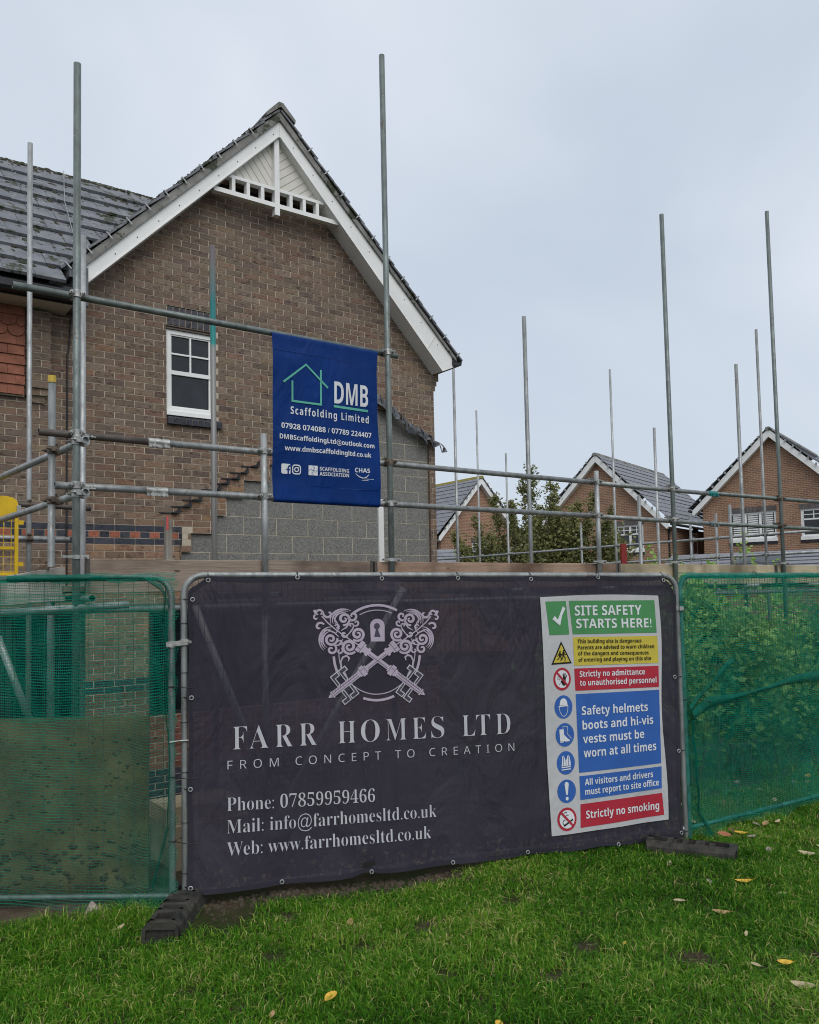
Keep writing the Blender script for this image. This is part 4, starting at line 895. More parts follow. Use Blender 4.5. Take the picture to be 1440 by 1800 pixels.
# clips joining the panels
for i, (z, lab) in enumerate(((1.575, 'steel clip joining the two fence posts, the upper one'), (0.99, 'thin steel tie joining the two fence posts at mid height'))):
    mb = MB(); a = PL.P(0, z); b = PC.P(0, z)
    if i == 0:
        mb.bar(a + Vector((-0.04, -0.02, 0.0)), b + Vector((0.03, -0.03, 0.012)), 0.012, 0.03)
        mb.path([a + Vector((0, 0, -0.02)), a + Vector((0, 0, 0.02))], 0.026, 12); mb.path([b + Vector((0, 0, -0.01)), b + Vector((0, 0, 0.03))], 0.026, 12); mb.path([b + Vector((0.02, -0.05, 0.012)), b + Vector((0.02, 0, 0.012))], 0.010, 6)
    else: mb.path([a + Vector((-0.04, -0.028, 0)), (a + b) / 2 + Vector((0, -0.03, 0.004)), b + Vector((0.02, -0.028, 0))], 0.006, 6)
    tag(mb.build('fence_clip', MAT['fitting']), lab, 'clip')
mb = MB(); mb.bar(PC.P(PC.L, 1.70, 0.03), PR.P(0, 1.70, 0.03), 0.012, 0.03); mb.path([PC.P(PC.L, 1.685), PC.P(PC.L, 1.715)], 0.026, 12); mb.path([PR.P(0, 1.685), PR.P(0, 1.715)], 0.026, 12)
tag(mb.build('fence_clip', MAT['fitting']), 'steel clip between the dark banner and the hedge-side net', 'clip')

# clods of earth trodden up along the banner
mb = MB(); rc_ = random.Random(12)
for i in range(520):
    u_ = rc_.uniform(-0.1, 2.0); w_ = abs(rc_.gauss(0.0, 0.11)) - 0.03; p_ = PC.P(u_, 0, w_); s_ = rc_.uniform(0.004, 0.017); blob(mb, (p_.x, p_.y, float(gz(p_.x, p_.y)) - 0.002), s_ * 1.3, s_, s_ * 0.9, rc_)
for hx, hy, hr in ((2.75, 3.75, .09), (3.3, 3.05, .09), (3.6, 2.6, .12), (2.2, 4.35, .09), (4.15, 2.25, .10), (2.9, 2.9, .08), (1.95, 4.55, .14)):
    for i in range(26): x_ = hx + rc_.gauss(0, hr * 0.6); y_ = hy + rc_.gauss(0, hr * 0.6); s_ = rc_.uniform(0.003, 0.011); blob(mb, (x_, y_, float(gz(x_, y_)) - 0.001), s_ * 1.3, s_, s_ * 0.9, rc_)
tag(mb.build('soil_clods', MAT['clod']), 'crumbled brown earth along the foot of the dark banner', 'soil', kind='stuff')
# rubber feet
def foot(label, c, ang, ln=0.68, w=0.235, h=0.13):
    mb = MB(); ca, sa = math.cos(ang), math.sin(ang)
    def F(x, y, z): return (c[0] + x * ca - y * sa, c[1] + x * sa + y * ca, z)
    hl, hw = ln / 2, w / 2; b = 0.03
    prof = [(-hw, 0), (hw, 0), (hw, h - 0.035), (hw - 0.03, h), (-hw + 0.03, h), (-hw, h - 0.035)]
    # top deck with real holes: a grid of cells, the hole cells sunk
    cuts = [-hl, -hl + 0.05, -hl + 0.14, -hl + 0.18, -0.10, -0.055, -0.02, 0.03, 0.09, 0.12, hl - 0.14, hl - 0.05, hl]; cy = [-hw + 0.03, -0.05, 0.05, hw - 0.03]
    holes = {1, 4, 6, 8, 10}
    for i in range(len(cuts) - 1):
        for j in range(3):
            x0, x1, y0, y1 = cuts[i], cuts[i + 1], cy[j], cy[j + 1]
            hole = (i in holes and j == 1)
            zt = h - (0.075 if hole else 0.0) - (0.008 if (i % 3 == 0 and not hole) else 0)
            mb.quad(F(x0, y0, zt), F(x1, y0, zt), F(x1, y1, zt), F(x0, y1, zt))
            if hole:
                for p, q in (((x0, y0), (x1, y0)), ((x1, y0), (x1, y1)), ((x1, y1), (x0, y1)), ((x0, y1), (x0, y0))): mb.quad(F(p[0], p[1], h), F(q[0], q[1], h), F(q[0], q[1], zt), F(p[0], p[1], zt))
    for s_ in (-1, 1):
        mb.quad(F(-hl, s_ * (hw - 0.03), h), F(hl, s_ * (hw - 0.03), h), F(hl - 0.01, s_ * hw, h - 0.035), F(-hl + 0.01, s_ * hw, h - 0.035)); mb.quad(F(-hl + 0.01, s_ * hw, h - 0.035), F(hl - 0.01, s_ * hw, h - 0.035), F(hl - 0.01, s_ * (hw + 0.008), -0.02), F(-hl + 0.01, s_ * (hw + 0.008), -0.02))
        x = s_ * hl
        mb.add([F(x, -hw, -0.02), F(x, hw, -0.02), F(x, hw, h - 0.035), F(x, hw - 0.03, h), F(x, -hw + 0.03, h), F(x, -hw, h - 0.035), F(x, -0.08, 0.02), F(x, 0.08, 0.02), F(x, 0.08, h - 0.04), F(x, -0.08, h - 0.04), F(x - s_ * 0.02, -0.08, 0.02), F(x - s_ * 0.02, 0.08, 0.02), F(x - s_ * 0.02, 0.08, h - 0.04), F(x - s_ * 0.02, -0.08, h - 0.04)],
               [(0, 1, 7, 6), (1, 2, 8, 7), (2, 3, 4, 5, 9, 8), (5, 0, 6, 9), (6, 7, 11, 10), (7, 8, 12, 11), (8, 9, 13, 12), (9, 6, 10, 13), (10, 11, 12, 13)])
    tag(mb.build('rubber_block', MAT['rubber']), label, 'fence foot', 'rubber fence feet')
foot('black rubber fence foot pointing towards the viewer below the joined posts', (1.705, 4.73), math.atan2(0.42, 0.30), 0.62, 0.20, 0.115)
foot('black rubber fence foot lying in the grass under the safety sign corner', (4.985, 3.615), math.atan2(-0.46, 0.26), 0.60, 0.18, 0.08)

# plywood sheet leaning behind the left panel
mb = MB()
pa = Vector((0.02, 6.34, -0.02)); pb = Vector((1.655, 5.085, -0.02)); upv = Vector((0.02, 0.03, 1.15))
mb.grid(lambda a, b: pa + (pb - pa) * a + upv * b + Vector((0, 0, 0.0)), 6, 6); o = mb.build('plywood_sheet', MAT['ply']); tag(o, 'mud-spattered plywood sheet leaning behind the green net', 'board'); sm_ = o.modifiers.new('thickness', 'SOLIDIFY'); sm_.thickness = 0.018
mb = MB(); rp_ = random.Random(31)
nv_ = (pb - pa).cross(upv).normalized(); nv_ = nv_ if nv_.dot(-pa) > 0 else -nv_
for i in range(900):
    a_ = rp_.random(); b_ = rp_.random() ** 1.6 * 0.9; s_ = rp_.uniform(0.003, 0.013) * (2.0 if b_ < 0.35 else 1.0); p_ = pa + (pb - pa) * a_ + upv * b_; e1 = (pb - pa).normalized(); e2 = upv.normalized(); n_ = 6
    rim = [p_ + e1 * (s_ * rp_.uniform(0.6, 1.8) * math.cos(2 * math.pi * k / n_)) + e2 * (s_ * rp_.uniform(0.4, 1.0) * math.sin(2 * math.pi * k / n_)) + nv_ * 0.001 for k in range(n_)]
    mb.add(rim + [p_ + nv_ * s_ * 0.7], [(k, (k + 1) % n_, n_) for k in range(n_)], True)
tag(mb.build('mud_spatter', MAT['clod'], o), None, None, kind='stuff')
mb = MB(); mb.box(1.98, 2.55, 5.55, 6.0, -0.02, 0.30); mb.box(1.95, 2.5, 5.6, 5.95, 0.303, 0.42)
tag(mb.build('osb_offcut', MAT['board_new']), 'pale timber offcuts stacked on the bare earth behind the banner', 'timber')
mb = MB(); rs_ = random.Random(4); blob(mb, (1.345, 5.12, 0.0), 0.050, 0.03, 0.085, rs_); tag(mb.build('stone', MAT['stone']), 'pale pinkish stone holding down the green net', 'stone')
# ------------------------------------------------------------------ lettering
def uni(s, cap, low, dig):
    o_ = ''
    for ch in s:
        if 'A' <= ch <= 'Z' and cap: o_ += chr(cap + ord(ch) - 65)
        elif 'a' <= ch <= 'z' and low: o_ += chr(low + ord(ch) - 97)
        elif '0' <= ch <= '9' and dig: o_ += chr(dig + ord(ch) - 48)
        else: o_ += ch
    return o_
STY = {'serif': (0x1D400, 0x1D41A, 0x1D7CE, -0.0130), 'sansb': (0x1D5D4, 0x1D5EE, 0x1D7EC, 0.0), 'sans': (0x1D5A0, 0x1D5BA, 0x1D7E2, 0.0), 'thin': (0x1D5A0, 0x1D5BA, 0x1D7E2, -0.008)}
TXT = {}
def _mk(key, s, style, spacing=1.0):
    cap, low, dig, off = STY[style]
    cu = bpy.data.curves.new('text_source', 'FONT'); cu.body = uni(s, cap, low, dig); cu.size = 1.0; cu.offset = off; cu.space_character = spacing; cu.resolution_u = 3
    ob = bpy.data.objects.new('text_source', cu); col.objects.link(ob); TXT[key] = ob
def want(s, style, spacing=1.0):
    if (s, style) not in TXT: _mk((s, style), s, style, spacing)
    if ('H', style) not in TXT: _mk(('H', style), 'H', style)
MAIN = [('FROM CONCEPT TO CREATION', (0.252, 0.7986), (2.1919, 0.7572), 0.0518, 'thin', 1.9), ('Phone: 07859959466', (0.2462, 0.5478), (1.1894, 0.5103), 0.0797, 'serif', 1), ('Mail: info@farrhomesltd.co.uk', (0.2451, 0.4133), (1.6107, 0.3712), 0.0794, 'serif', 1), ('Web: www.farrhomesltd.co.uk', (0.244, 0.2791), (1.5698, 0.2368), 0.0792, 'serif', 1)]
BIG = [('F', (0.2852, 0.9151), (0.3723, 0.9133)), ('A', (0.3854, 0.913), (0.5042, 0.9105)), ('R', (0.5468, 0.9096), (0.6584, 0.9072)), ('R', (0.6992, 0.9064), (0.8129, 0.904)), ('H', (0.9507, 0.901), (1.0679, 0.8986)), ('O', (1.1035, 0.8978), (1.2302, 0.8951)), ('M', (1.2724, 0.8942), (1.4164, 0.8912)), ('E', (1.4565, 0.8903), (1.5508, 0.8883)), ('S', (1.5885, 0.8875), (1.6797, 0.8856)), ('L', (1.8105, 0.8829), (1.9041, 0.8809)), ('T', (1.9119, 0.8807), (2.0145, 0.8785)), ('D', (2.0574, 0.8776), (2.1665, 0.8753))]
SIGN = [('SITE SAFETY', (2.6877, 1.6728), (3.2454, 1.6642), 0.0729, 'w'), ('STARTS HERE!', (2.6977, 1.5822), (3.3238, 1.5686), 0.0687, 'w'), ('This building site is dangerous', (2.7043, 1.4752), (3.2327, 1.4617), 0.0282, 'k'), ('Parents are advised to warn children', (2.7049, 1.4315), (3.3391, 1.4159), 0.0282, 'k'), ('of the dangers and consequences', (2.7066, 1.3895), (3.2896, 1.3717), 0.0282, 'k'), ('of entering and playing on this site', (2.7081, 1.3446), (3.3097, 1.33), 0.0282, 'k'), ('Strictly no admittance', (2.7128, 1.2369), (3.2502, 1.2286), 0.0414, 'w'), ('to unauthorised personnel', (2.7123, 1.1742), (3.3474, 1.1643), 0.0413, 'w'), ('Safety helmets', (2.7196, 0.968), (3.2637, 0.9634), 0.0619, 'w'), ('boots and hi-vis', (2.7213, 0.8655), (3.3061, 0.8674), 0.0618, 'w'), ('vests must be', (2.7213, 0.7693), (3.2242, 0.7713), 0.0616, 'w'), ('worn at all times', (2.7231, 0.6707), (3.3243, 0.6766), 0.0616, 'w'), ('All visitors and drivers', (2.7239, 0.4768), (3.2875, 0.4841), 0.0454, 'w'), ('must report to site office', (2.7236, 0.4094), (3.3356, 0.4204), 0.0454, 'w'), ('Strictly no smoking', (2.7252, 0.2464), (3.3304, 0.2509), 0.0551, 'w')]
BLU = [('DMB', (3.3044, 3.3774), (3.63, 3.3838), 0.1753), ('Scaffolding Limited', (2.9213, 3.252), (3.6352, 3.2506), 0.0583), ('07928 074088 / 07789 224407', (2.8391, 3.1345), (3.6581, 3.1323), 0.0417), ('DMBScaffoldingLtd@outlook.com', (2.8231, 3.0513), (3.6817, 3.0482), 0.0376), ('www.dmbscaffoldingltd.co.uk', (2.8658, 2.9649), (3.6463, 2.9678), 0.0376), ('SCAFFOLDING', (3.1626, 2.8286), (3.4314, 2.8285), 0.0288), ('ASSOCIATION', (3.162, 2.7892), (3.4307, 2.7923), 0.0287), ('CHAS', (3.4865, 2.8383), (3.6283, 2.8397), 0.0355)]
for s, _, _, _, st, sp in MAIN: want(s, st, sp)
for s, _, _ in BIG: want(s, 'serif')
for s, *_ in SIGN: want(s, 'sansb')
for s, *_ in BLU: want(s, 'sansb', 1.25 if s == 'Scaffolding Limited' else 1.0)
bpy.context.view_layer.update(); dg_ = bpy.context.evaluated_depsgraph_get(); GLY = {}
for key, ob in TXT.items():
    me = bpy.data.meshes.new_from_object(ob.evaluated_get(dg_)); vs = np.empty(len(me.vertices) * 3); me.vertices.foreach_get('co', vs)
    GLY[key] = (vs.reshape(-1, 3)[:, :2], [tuple(p.vertices) for p in me.polygons]); bpy.data.meshes.remove(me)
for ob in list(TXT.values()): cu = ob.data; bpy.data.objects.remove(ob); bpy.data.curves.remove(cu)
def letter(s, style, bl, br, cap, surf, off, mat, parent, name='lettering'):
    vs, fs = GLY[(s, style)]; H_ = GLY[('H', style)][0][:, 1]; ch = H_.max() - H_.min(); x0, x1 = vs[:, 0].min(), vs[:, 0].max(); y0 = 0.0
    if len(vs) == 0: return
    if len(s) == 1: y0 = 0.0
    out_ = []
    for x, y in vs:
        t_ = (x - x0) / (x1 - x0); out_.append(surf(bl[0] + (br[0] - bl[0]) * t_, bl[1] + (br[1] - bl[1]) * t_ + (y - y0) / ch * cap, off))
    mb = MB(); mb.add(out_, fs); return mb.build(name, MAT[mat], parent)
def stroke(mb, pts, w, surf, off, closed=False):
    "flat ribbon of width w (number or list) along 2-d points"
    n = len(pts); P_ = [np.array(p, float) for p in pts]; ws = w if isinstance(w, (list, tuple)) else [w] * n; lf = []; rg = []
    for i in range(n):
        a = P_[(i - 1) % n] if (closed or i > 0) else P_[i]; b = P_[(i + 1) % n] if (closed or i < n - 1) else P_[i]; t_ = b - a; t_ = t_ / (np.hypot(*t_) + 1e-9); nn = np.array([-t_[1], t_[0]])
        lf.append(P_[i] + nn * ws[i] / 2); rg.append(P_[i] - nn * ws[i] / 2)
    vs = [surf(p[0], p[1], off) for p in lf] + [surf(p[0], p[1], off) for p in rg]
    m_ = n if closed else n - 1
    mb.add(vs, [(n + i, n + (i + 1) % n, (i + 1) % n, i) for i in range(m_)])
def fill(mb, pts, surf, off): mb.add([surf(p[0], p[1], off) for p in pts], [tuple(range(len(pts)))])
def arc(c, rx, ry, a0, a1, n=24): return [(c[0] + rx * math.cos(R(a0 + (a1 - a0) * i / n)), c[1] + ry * math.sin(R(a0 + (a1 - a0) * i / n))) for i in range(n + 1)]

# ------------------------------------------------------------------ the large dark banner
BANK = [(0.144, 1.962), (0.701, 1.972), (1.263, 1.957), (1.805, 1.953), (2.356, 1.938), (2.895, 1.942), (3.451, 1.914), (0.038, 1.845), (0.028, 1.247), (0.019, 0.698), (0.016, 0.117), (0.577, 0.085), (1.153, 0.076), (1.715, 0.065), (2.272, 0.063), (3.517, 1.194), (3.526, 0.651), (3.513, 0.061), (2.978, 0.04)]
def bdisp(u, z):
    ed = min(1.0, max(0.0, min(u, 3.55 - u) * 4)) * min(1.0, max(0, (2.0 - z)) * 4)
    low = max(0.0, 0.45 - z) / 0.45
    return ed * (0.004 * math.sin(2.3 * u + 1.1 * z) + 0.003 * math.sin(5.1 * u - 3.0 * z + 1)) + low * low * (0.010 * math.sin(7 * u + 0.6) + 0.008 * math.sin(15 * u + 4 * z)) + 0.02 * low * low * (0.6 + 0.4 * math.sin(1.7 * u))
def BS(u, z, off=0.0): return PC.P(u, z, 0.030 + bdisp(u, z) + off)
banner = thing('large_banner', 'large dark slate mesh banner printed with crossed keys emblem and white lettering', 'banner', PC.P(1.79, 0.02))
def btop(u):
    z = 1.990 - 0.0125 * u
    for e_ in (0.42, 0.98, 1.53, 2.08, 2.62, 3.17): z -= 0.004 * math.cos((u - e_) * 11.4) * 0
    z -= 0.012 * abs(math.sin((u - 0.144) * math.pi / 0.553))
    if u < 0.144: z = min(z, 1.880 + (u - 0.0) / 0.144 * 0.100)
    if u > 3.447: z = min(z, 1.945 - (u - 3.447) / 0.12 * 0.14 - 0.02 * ((u - 3.447) / 0.12) ** 2)
    return z
def bbot(u): return 0.078 - 0.013 * u - 0.012 * abs(math.sin((u - 0.016) * math.pi / 0.565)) + 0.02 * math.exp(-((u - 1.12) / 0.05) ** 2)
def bl_(z): return 0.006 + 0.014 * (z / 2) - 0.010 * abs(math.sin((z - 0.117) * math.pi / 0.57)) * -1
def br_(z): return 3.530 + 0.03 * (z / 2) - 0.006 * abs(math.sin((z - 0.06) * math.pi / 0.58))
def bgrid(a, b):
    um = a * 3.55; z = bbot(um) + (btop(min(max(um, 0.0), 3.56)) - bbot(um)) * b; u = bl_(z) + (br_(z) - bl_(z)) * a
    z = bbot(u) + (btop(u) - bbot(u)) * b; return BS(u, z)
mb = MB(); mb.grid(bgrid, 110, 56); cloth = mb.build('cloth', MAT['banner'], banner)
mb = MB(); hm = 0.035
per = [(bl_(z), z) for z in np.linspace(0.09, 1.875, 24)] + [(u, btop(u)) for u in np.linspace(0.03, 3.54, 60)] + [(br_(z), z) for z in np.linspace(1.78, 0.06, 24)] + [(u, bbot(u)) for u in np.linspace(3.52, 0.02, 60)]
stroke(mb, [(u + (0.014 if u < 0.05 else -0.014 if u > 3.5 else 0), z + (-0.014 if z > 1.7 and 0.03 < u < 3.53 else 0.014 if z < 0.2 and 0.03 < u < 3.51 else 0)) for u, z in per], 0.028, BS, 0.0015, True); mb.build('hem', MAT['hem'], banner)
for u, z in BANK:
    mb = MB(); uu_ = u + (0.012 if u < 0.05 else 0); mb.path([BS(uu_ + 0.0115 * math.cos(t), z + 0.0115 * math.sin(t), 0.004) for t in [2 * math.pi * j / 12 for j in range(12)]], 0.0042, 6, closed=True); ey = mb.build('eyelet', MAT['galv2'], banner)
    mb = MB()
    if z > 1.87: mb.path([BS(uu_, z, 0.006), BS(uu_, z + 0.03, 0.008), PC.P(uu_, PC.top(uu_) + 0.022, 0.0), PC.P(uu_, PC.top(uu_), -0.022)], 0.003, 5)
    elif u < 0.1: mb.path([BS(uu_, z, 0.006), PC.P(0.0, z + 0.004, 0.024), PC.P(-0.022, z + 0.004, 0.0), PC.P(0, z + 0.004, -0.024)], 0.003, 5)
    elif u > 3.5: mb.path([BS(uu_, z, 0.006), PC.P(3.583, z, 0.024), PC.P(3.606, z, 0.0)], 0.003, 5)
    else: mb.path([BS(uu_, z, 0.006), BS(uu_, z - 0.03, 0.006), PC.P(uu_, z - 0.01, -0.01)], 0.003, 5)
    mb.build('cable_tie', MAT['tie'], ey)
for i in range(16): 
    z = 1.70 - i * 0.1; mb = MB(); mb.path([PC.P(0.0205 * math.cos(t) * 1.15, z, 0.0205 * math.sin(t) * 1.15) for t in [2 * math.pi * j / 10 for j in range(10)]], 0.0022, 4, closed=True)
    if i % 3 == 0: mb.build('cable_tie', MAT['tie'], banner)
mb = MB(); fill(mb, [(1.085, 0.112), (1.10, 0.135), (1.125, 0.145), (1.15, 0.138), (1.175, 0.148), (1.18, 0.122), (1.155, 0.105), (1.12, 0.098)], BS, 0.003); mb.build('tear', MAT['ink_k'], banner)
for s, a, b, c, st, sp in MAIN: letter(s, st, a, b, c, BS, 0.004, 'ink_w', banner)
for s, a, b in BIG: letter(s, 'serif', a, b, 0.137, BS, 0.004, 'ink_w', banner)
# emblem: measured on a sketch grid 1440 wide, centre 733,595
def EM(px, py): return (1.2249 + (px - 733) * 0.000701 - (py - 595) * 1.3e-5, 1.4717 - (py - 595) * 0.00067 - (px - 733) * 2.2e-5)
ES = lambda px, py, off: BS(*EM(px, py), off)
k1 = 0.004; emb = MB()
for a0, a1 in ((63, 124), (-4, -24), (184, 204), (251, 293)): stroke(emb, arc((733, 595), 421, -463, a0, a1), 24, ES, k1)
for a0, a1 in ((68, 118), (-2, -20), (182, 203), (232, 308)): stroke(emb, arc((733, 590), 372, -410, a0, a1), 9, ES, k1)
kh = [(668, 487), (660, 335)] + arc((731, 335), 71, -70, 180, 0, 14) + [(803, 487)]; fill(emb, kh, ES, k1)
emblem = emb.build('emblem', MAT['ink_m'], banner)
emb = MB(); fill(emb, arc((726, 338), 29, -31, 250, -70, 16) + [(762, 442), (700, 441)], ES, k1 + 0.0015)
dk = emb
lt = MB(); bitL = MB()
def mir(p): return (1466 - p[0], p[1])
def curl(mb, c, r, turns, a0, w, sgn=1, off=k1, m=False, n=30):
    pts = []; ws = []
    for i in range(n + 1):
        t_ = i / n; a = R(a0) + sgn * turns * 2 * math.pi * t_; q = r * (1 - 0.86 * t_); p = (c[0] + q * math.cos(a), c[1] + q * math.sin(a)); pts.append(mir(p) if m else p); ws.append(w * (0.35 + 1.0 * math.sin(math.pi * min(1, 0.15 + t_ * 0.85)) ** 0.6))
    stroke(mb, pts, ws, ES, off)
for m in (False, True):
    T_ = (lambda p: mir(p)) if m else (lambda p: p)
    for c, r, tn, a0, w, sg in (((262, 215), 52, 0.8, 200, 17, -1), ((185, 212), 42, 0.85, 150, 15, 1), ((150, 255), 34, 0.8, 300, 13, -1), ((180, 345), 48, 0.75, 330, 17, -1),
        ((460, 535), 74, 1.75, 40, 21, 1), ((540, 415), 68, 1.75, 130, 20, -1), ((410, 268), 62, 1.5, 100, 19, -1), ((286, 462), 62, 1.5, 350, 19, 1), ((412, 415), 32, 1.0, 0, 16, 1),
        ((292, 560), 50, 1.1, 300, 17, 1), ((368, 575), 32, 1.0, 300, 13, 1), ((492, 238), 50, 1.1, 160, 17, -1), ((524, 305), 34, 1.0, 150, 13, -1), ((345, 345), 26, 1.0, 200, 11, 1), ((372, 500), 28, 1.0, 200, 11, 1), ((478, 330), 26, 1.0, 60, 11, -1)): curl(lt, c, r, tn, a0, w, sg, k1, m)
    for q in range(3):
        stroke(lt, [T_(p) for p in arc((405, 280), 84 + q * 21, 74 + q * 17, 150 + 6 * q, 285 + 10 * q, 16)], [3 + 13 * math.sin(math.pi * i / 16) for i in range(17)], ES, k1)
        stroke(lt, [T_(p) for p in arc((290, 470), 80 + q * 17, 84 + q * 21, 120 + 4 * q, 262 + 8 * q, 16)], [3 + 13 * math.sin(math.pi * i / 16) for i in range(17)], ES, k1)
    for p in (((330, 410), (360, 360), (340, 300), (300, 240)), ((380, 380), (430, 350), (460, 310), (450, 240)), ((360, 440), (320, 400), (250, 370), (200, 390)), ((400, 460), (360, 520), (320, 520)), ((440, 430), (480, 380), (500, 350))): stroke(lt, [T_(x) for x in p], [6, 15, 12, 5, 4][:len(p)], ES, k1)
    fill(lt, [T_(p) for p in (((118, 188), (140, 178), (158, 200), (135, 222)) if not m else ((118, 188), (135, 222), (158, 200), (140, 178)))], ES, k1)
    stroke(lt, [T_(p) for p in ((200, 240), (250, 300), (330, 370), (400, 420), (470, 470), (550, 520))], 12, ES, k1)
    # shaft
    d_ = np.array([1180 - 540, 1000 - 512.]); ln_ = np.hypot(*d_); d_ /= ln_; n2 = np.array([-d_[1], d_[0]])
    AT = lambda t_, s_: T_(tuple(np.array([545., 520.]) + d_ * t_ * ln_ + n2 * s_))
    for t0, t1, w in ((0.0, 0.055, 116), (0.06, 0.085, 100), (0.085, 0.125, 60), (0.125, 0.16, 84), (0.16, 0.46, 46), (0.46, 0.48, 70), (0.485, 0.545, 104), (0.55, 0.575, 74), (0.575, 0.95, 56), (0.955, 0.975, 70)):
        q = [AT(t0, -w / 2), AT(t1, -w / 2), AT(t1, w / 2), AT(t0, w / 2)]; fill(lt, q[::-1] if m else q, ES, k1 + 0.0022 + (0.0008 if m else 0))
    q = [AT(0.98, -22), AT(1.03, 0), AT(0.98, 22)]; fill(lt, q[::-1] if m else q, ES, k1 + 0.0022)
    for t0, t1, s_ in ((0.17, 0.45, 9), (0.59, 0.94, 14), (0.59, 0.94, -10), (0.005, 0.05, 20), (0.49, 0.54, -18)): stroke(dk, [AT(t0, s_), AT(t1, s_)], 4, ES, k1 + 0.0040)
    for j in range(9): stroke(dk, [AT(0.60 + j * 0.038, -26), AT(0.615 + j * 0.038, -4)], 3, ES, k1 + 0.0040)
    # wards crossing the lower shaft
    for t_ in (0.73, 0.845):
        zz = [(-150, -1), (150, 1)]
        for (s0, sg) in zz:
            ex = AT(t_, s0); stroke(bitL, [AT(t_, 28 * sg), ex], 34, ES, k1 + 0.0018); stroke(bitL, [AT(t_ - 0.015 * sg, s0 - 24 * sg), AT(t_ + 0.085 * sg, s0 - 24 * sg)], 50, ES, k1 + 0.0018)
            stroke(dk, [AT(t_, 34 * sg), AT(t_, s0 - 10 * sg)], 17, ES, k1 + 0.0034); stroke(dk, [AT(t_ - 0.0 * sg, s0 - 24 * sg), AT(t_ + 0.072 * sg, s0 - 24 * sg)], 32, ES, k1 + 0.0034)
    hk = [(455, 870), (420, 800), (385, 740), (378, 680), (400, 635), (435, 622), (460, 645), (450, 675)]; stroke(lt, [T_(p) for p in hk], [8, 22, 18, 16, 18, 20, 18, 8], ES, k1)
lt.build('engraving', MAT['ink_m'], emblem); bitL.build('engraving', MAT['ink_w'], emblem); dk.build('engraving', MAT['ink_d'], emblem)

# ------------------------------------------------------------------ site safety sign fixed on the banner
sign = thing('safety_sign', 'white site safety sign with green, yellow, red and blue panels on the dark banner', 'sign', PC.P(2.9, 0.16))
def SS(u, z, off=0.0): return BS(u, z, 0.008 + off)
def bil(q, a, b): return tuple((q[0][i] * (1 - a) + q[1][i] * a) * (1 - b) + (q[3][i] * (1 - a) + q[2][i] * a) * b for i in (0, 1))
SC = [(2.4182, 1.8084), (3.3959, 1.8003), (3.4030, 0.1678), (2.4546, 0.1504)]
def sheet(a, b):
    u, z = bil(SC, a, b); z += 0.013 * math.sin(math.pi * a) * (1 - b); 
    if a > 0.95: u += 0.012 * math.sin(b * 9.0) * (a - 0.95) / 0.05
    if a < 0.05: u += 0.004 * math.sin(b * 7.0)
    return SS(u, z)
mb = MB(); mb.grid(lambda a, b: sheet(a, 1 - b), 24, 36); mb.build('sheet', MAT['signwhite'], sign)
PANELS = [('g', [(2.4574, 1.7779), (2.6202, 1.7782), (2.6408, 1.5409), (2.4833, 1.5408)]), ('g', [(2.6445, 1.7793), (3.3598, 1.7673), (3.3687, 1.5285), (2.6687, 1.5407)]), ('y', [(2.6702, 1.5196), (3.3726, 1.5045), (3.3734, 1.3058), (2.6742, 1.318)]), ('r', [(2.6725, 1.298), (3.3725, 1.285), (3.3694, 1.131), (2.6767, 1.1412)]), ('b', [(2.6781, 1.1171), (3.3695, 1.1102), (3.3648, 0.5771), (2.6836, 0.5668)]), ('b', [(2.684, 0.543), (3.3662, 0.5543), (3.3614, 0.3967), (2.6869, 0.3782)]), ('r', [(2.6858, 0.3491), (3.3623, 0.3638), (3.3722, 0.2054), (2.6797, 0.1862)])]
for c, q in PANELS:
    mb = MB(); mb.grid(lambda a, b: SS(*bil(q, a, 1 - b), 0.0022), 14, 8); mb.build('printed_panel', MAT['ink_' + c], sign)
for s, a, b, c, k in SIGN: letter(s, 'sansb', a, b, c * 0.97, SS, 0.0050, 'ink_lw' if k == 'w' else 'ink_k', sign)
mb = MB(); fill(mb, [(2.507, 1.652), (2.527, 1.675), (2.551, 1.648), (2.593, 1.741), (2.613, 1.726), (2.585, 1.675), (2.568, 1.605)], SS, 0.0050); mb.build('tick_mark', MAT['ink_lw'], sign)
def icon(c, rx, ry): return lambda x, y, off: SS(c[0] + x * rx, c[1] + y * ry, off)
cc = (2.5729, 1.4109); I_ = icon(cc, 0.082, 0.085)
mb = MB(); fill(mb, [(-1, -0.92), (1, -0.88), (0.0, 1.0)], I_, 0.0022); tri_ = mb.build('pictogram', MAT['ink_k'], sign)
mb = MB(); fill(mb, [(-0.78, -0.78), (0.78, -0.75), (0.0, 0.72)], I_, 0.0036); mb.build('pictogram_ground', MAT['ink_y'], tri_)
mb = MB()
for dx, sc_ in ((-0.16, 0.85), (0.2, 1.0)):
    g_ = lambda x, y: (dx + x * sc_, -0.25 + y * sc_)
    fill(mb, [g_(*p) for p in arc((0.02, 0.45), 0.085, 0.09, 0, 340, 10)], I_, 0.005); stroke(mb, [g_(0, 0.36), g_(-0.03, 0.02)], 0.2, I_, 0.005)
    stroke(mb, [g_(-0.02, 0.05), g_(0.16, -0.18), g_(0.10, -0.46)], 0.09, I_, 0.005); stroke(mb, [g_(-0.04, 0.05), g_(-0.12, -0.2), g_(-0.32, -0.34)], 0.09, I_, 0.005); stroke(mb, [g_(0.0, 0.28), g_(0.18, 0.12), g_(0.3, 0.2)], 0.07, I_, 0.005); stroke(mb, [g_(0.0, 0.28), g_(-0.2, 0.14), g_(-0.26, -0.02)], 0.07, I_, 0.005)
mb.build('pictogram_figures', MAT['ink_k'], tri_)
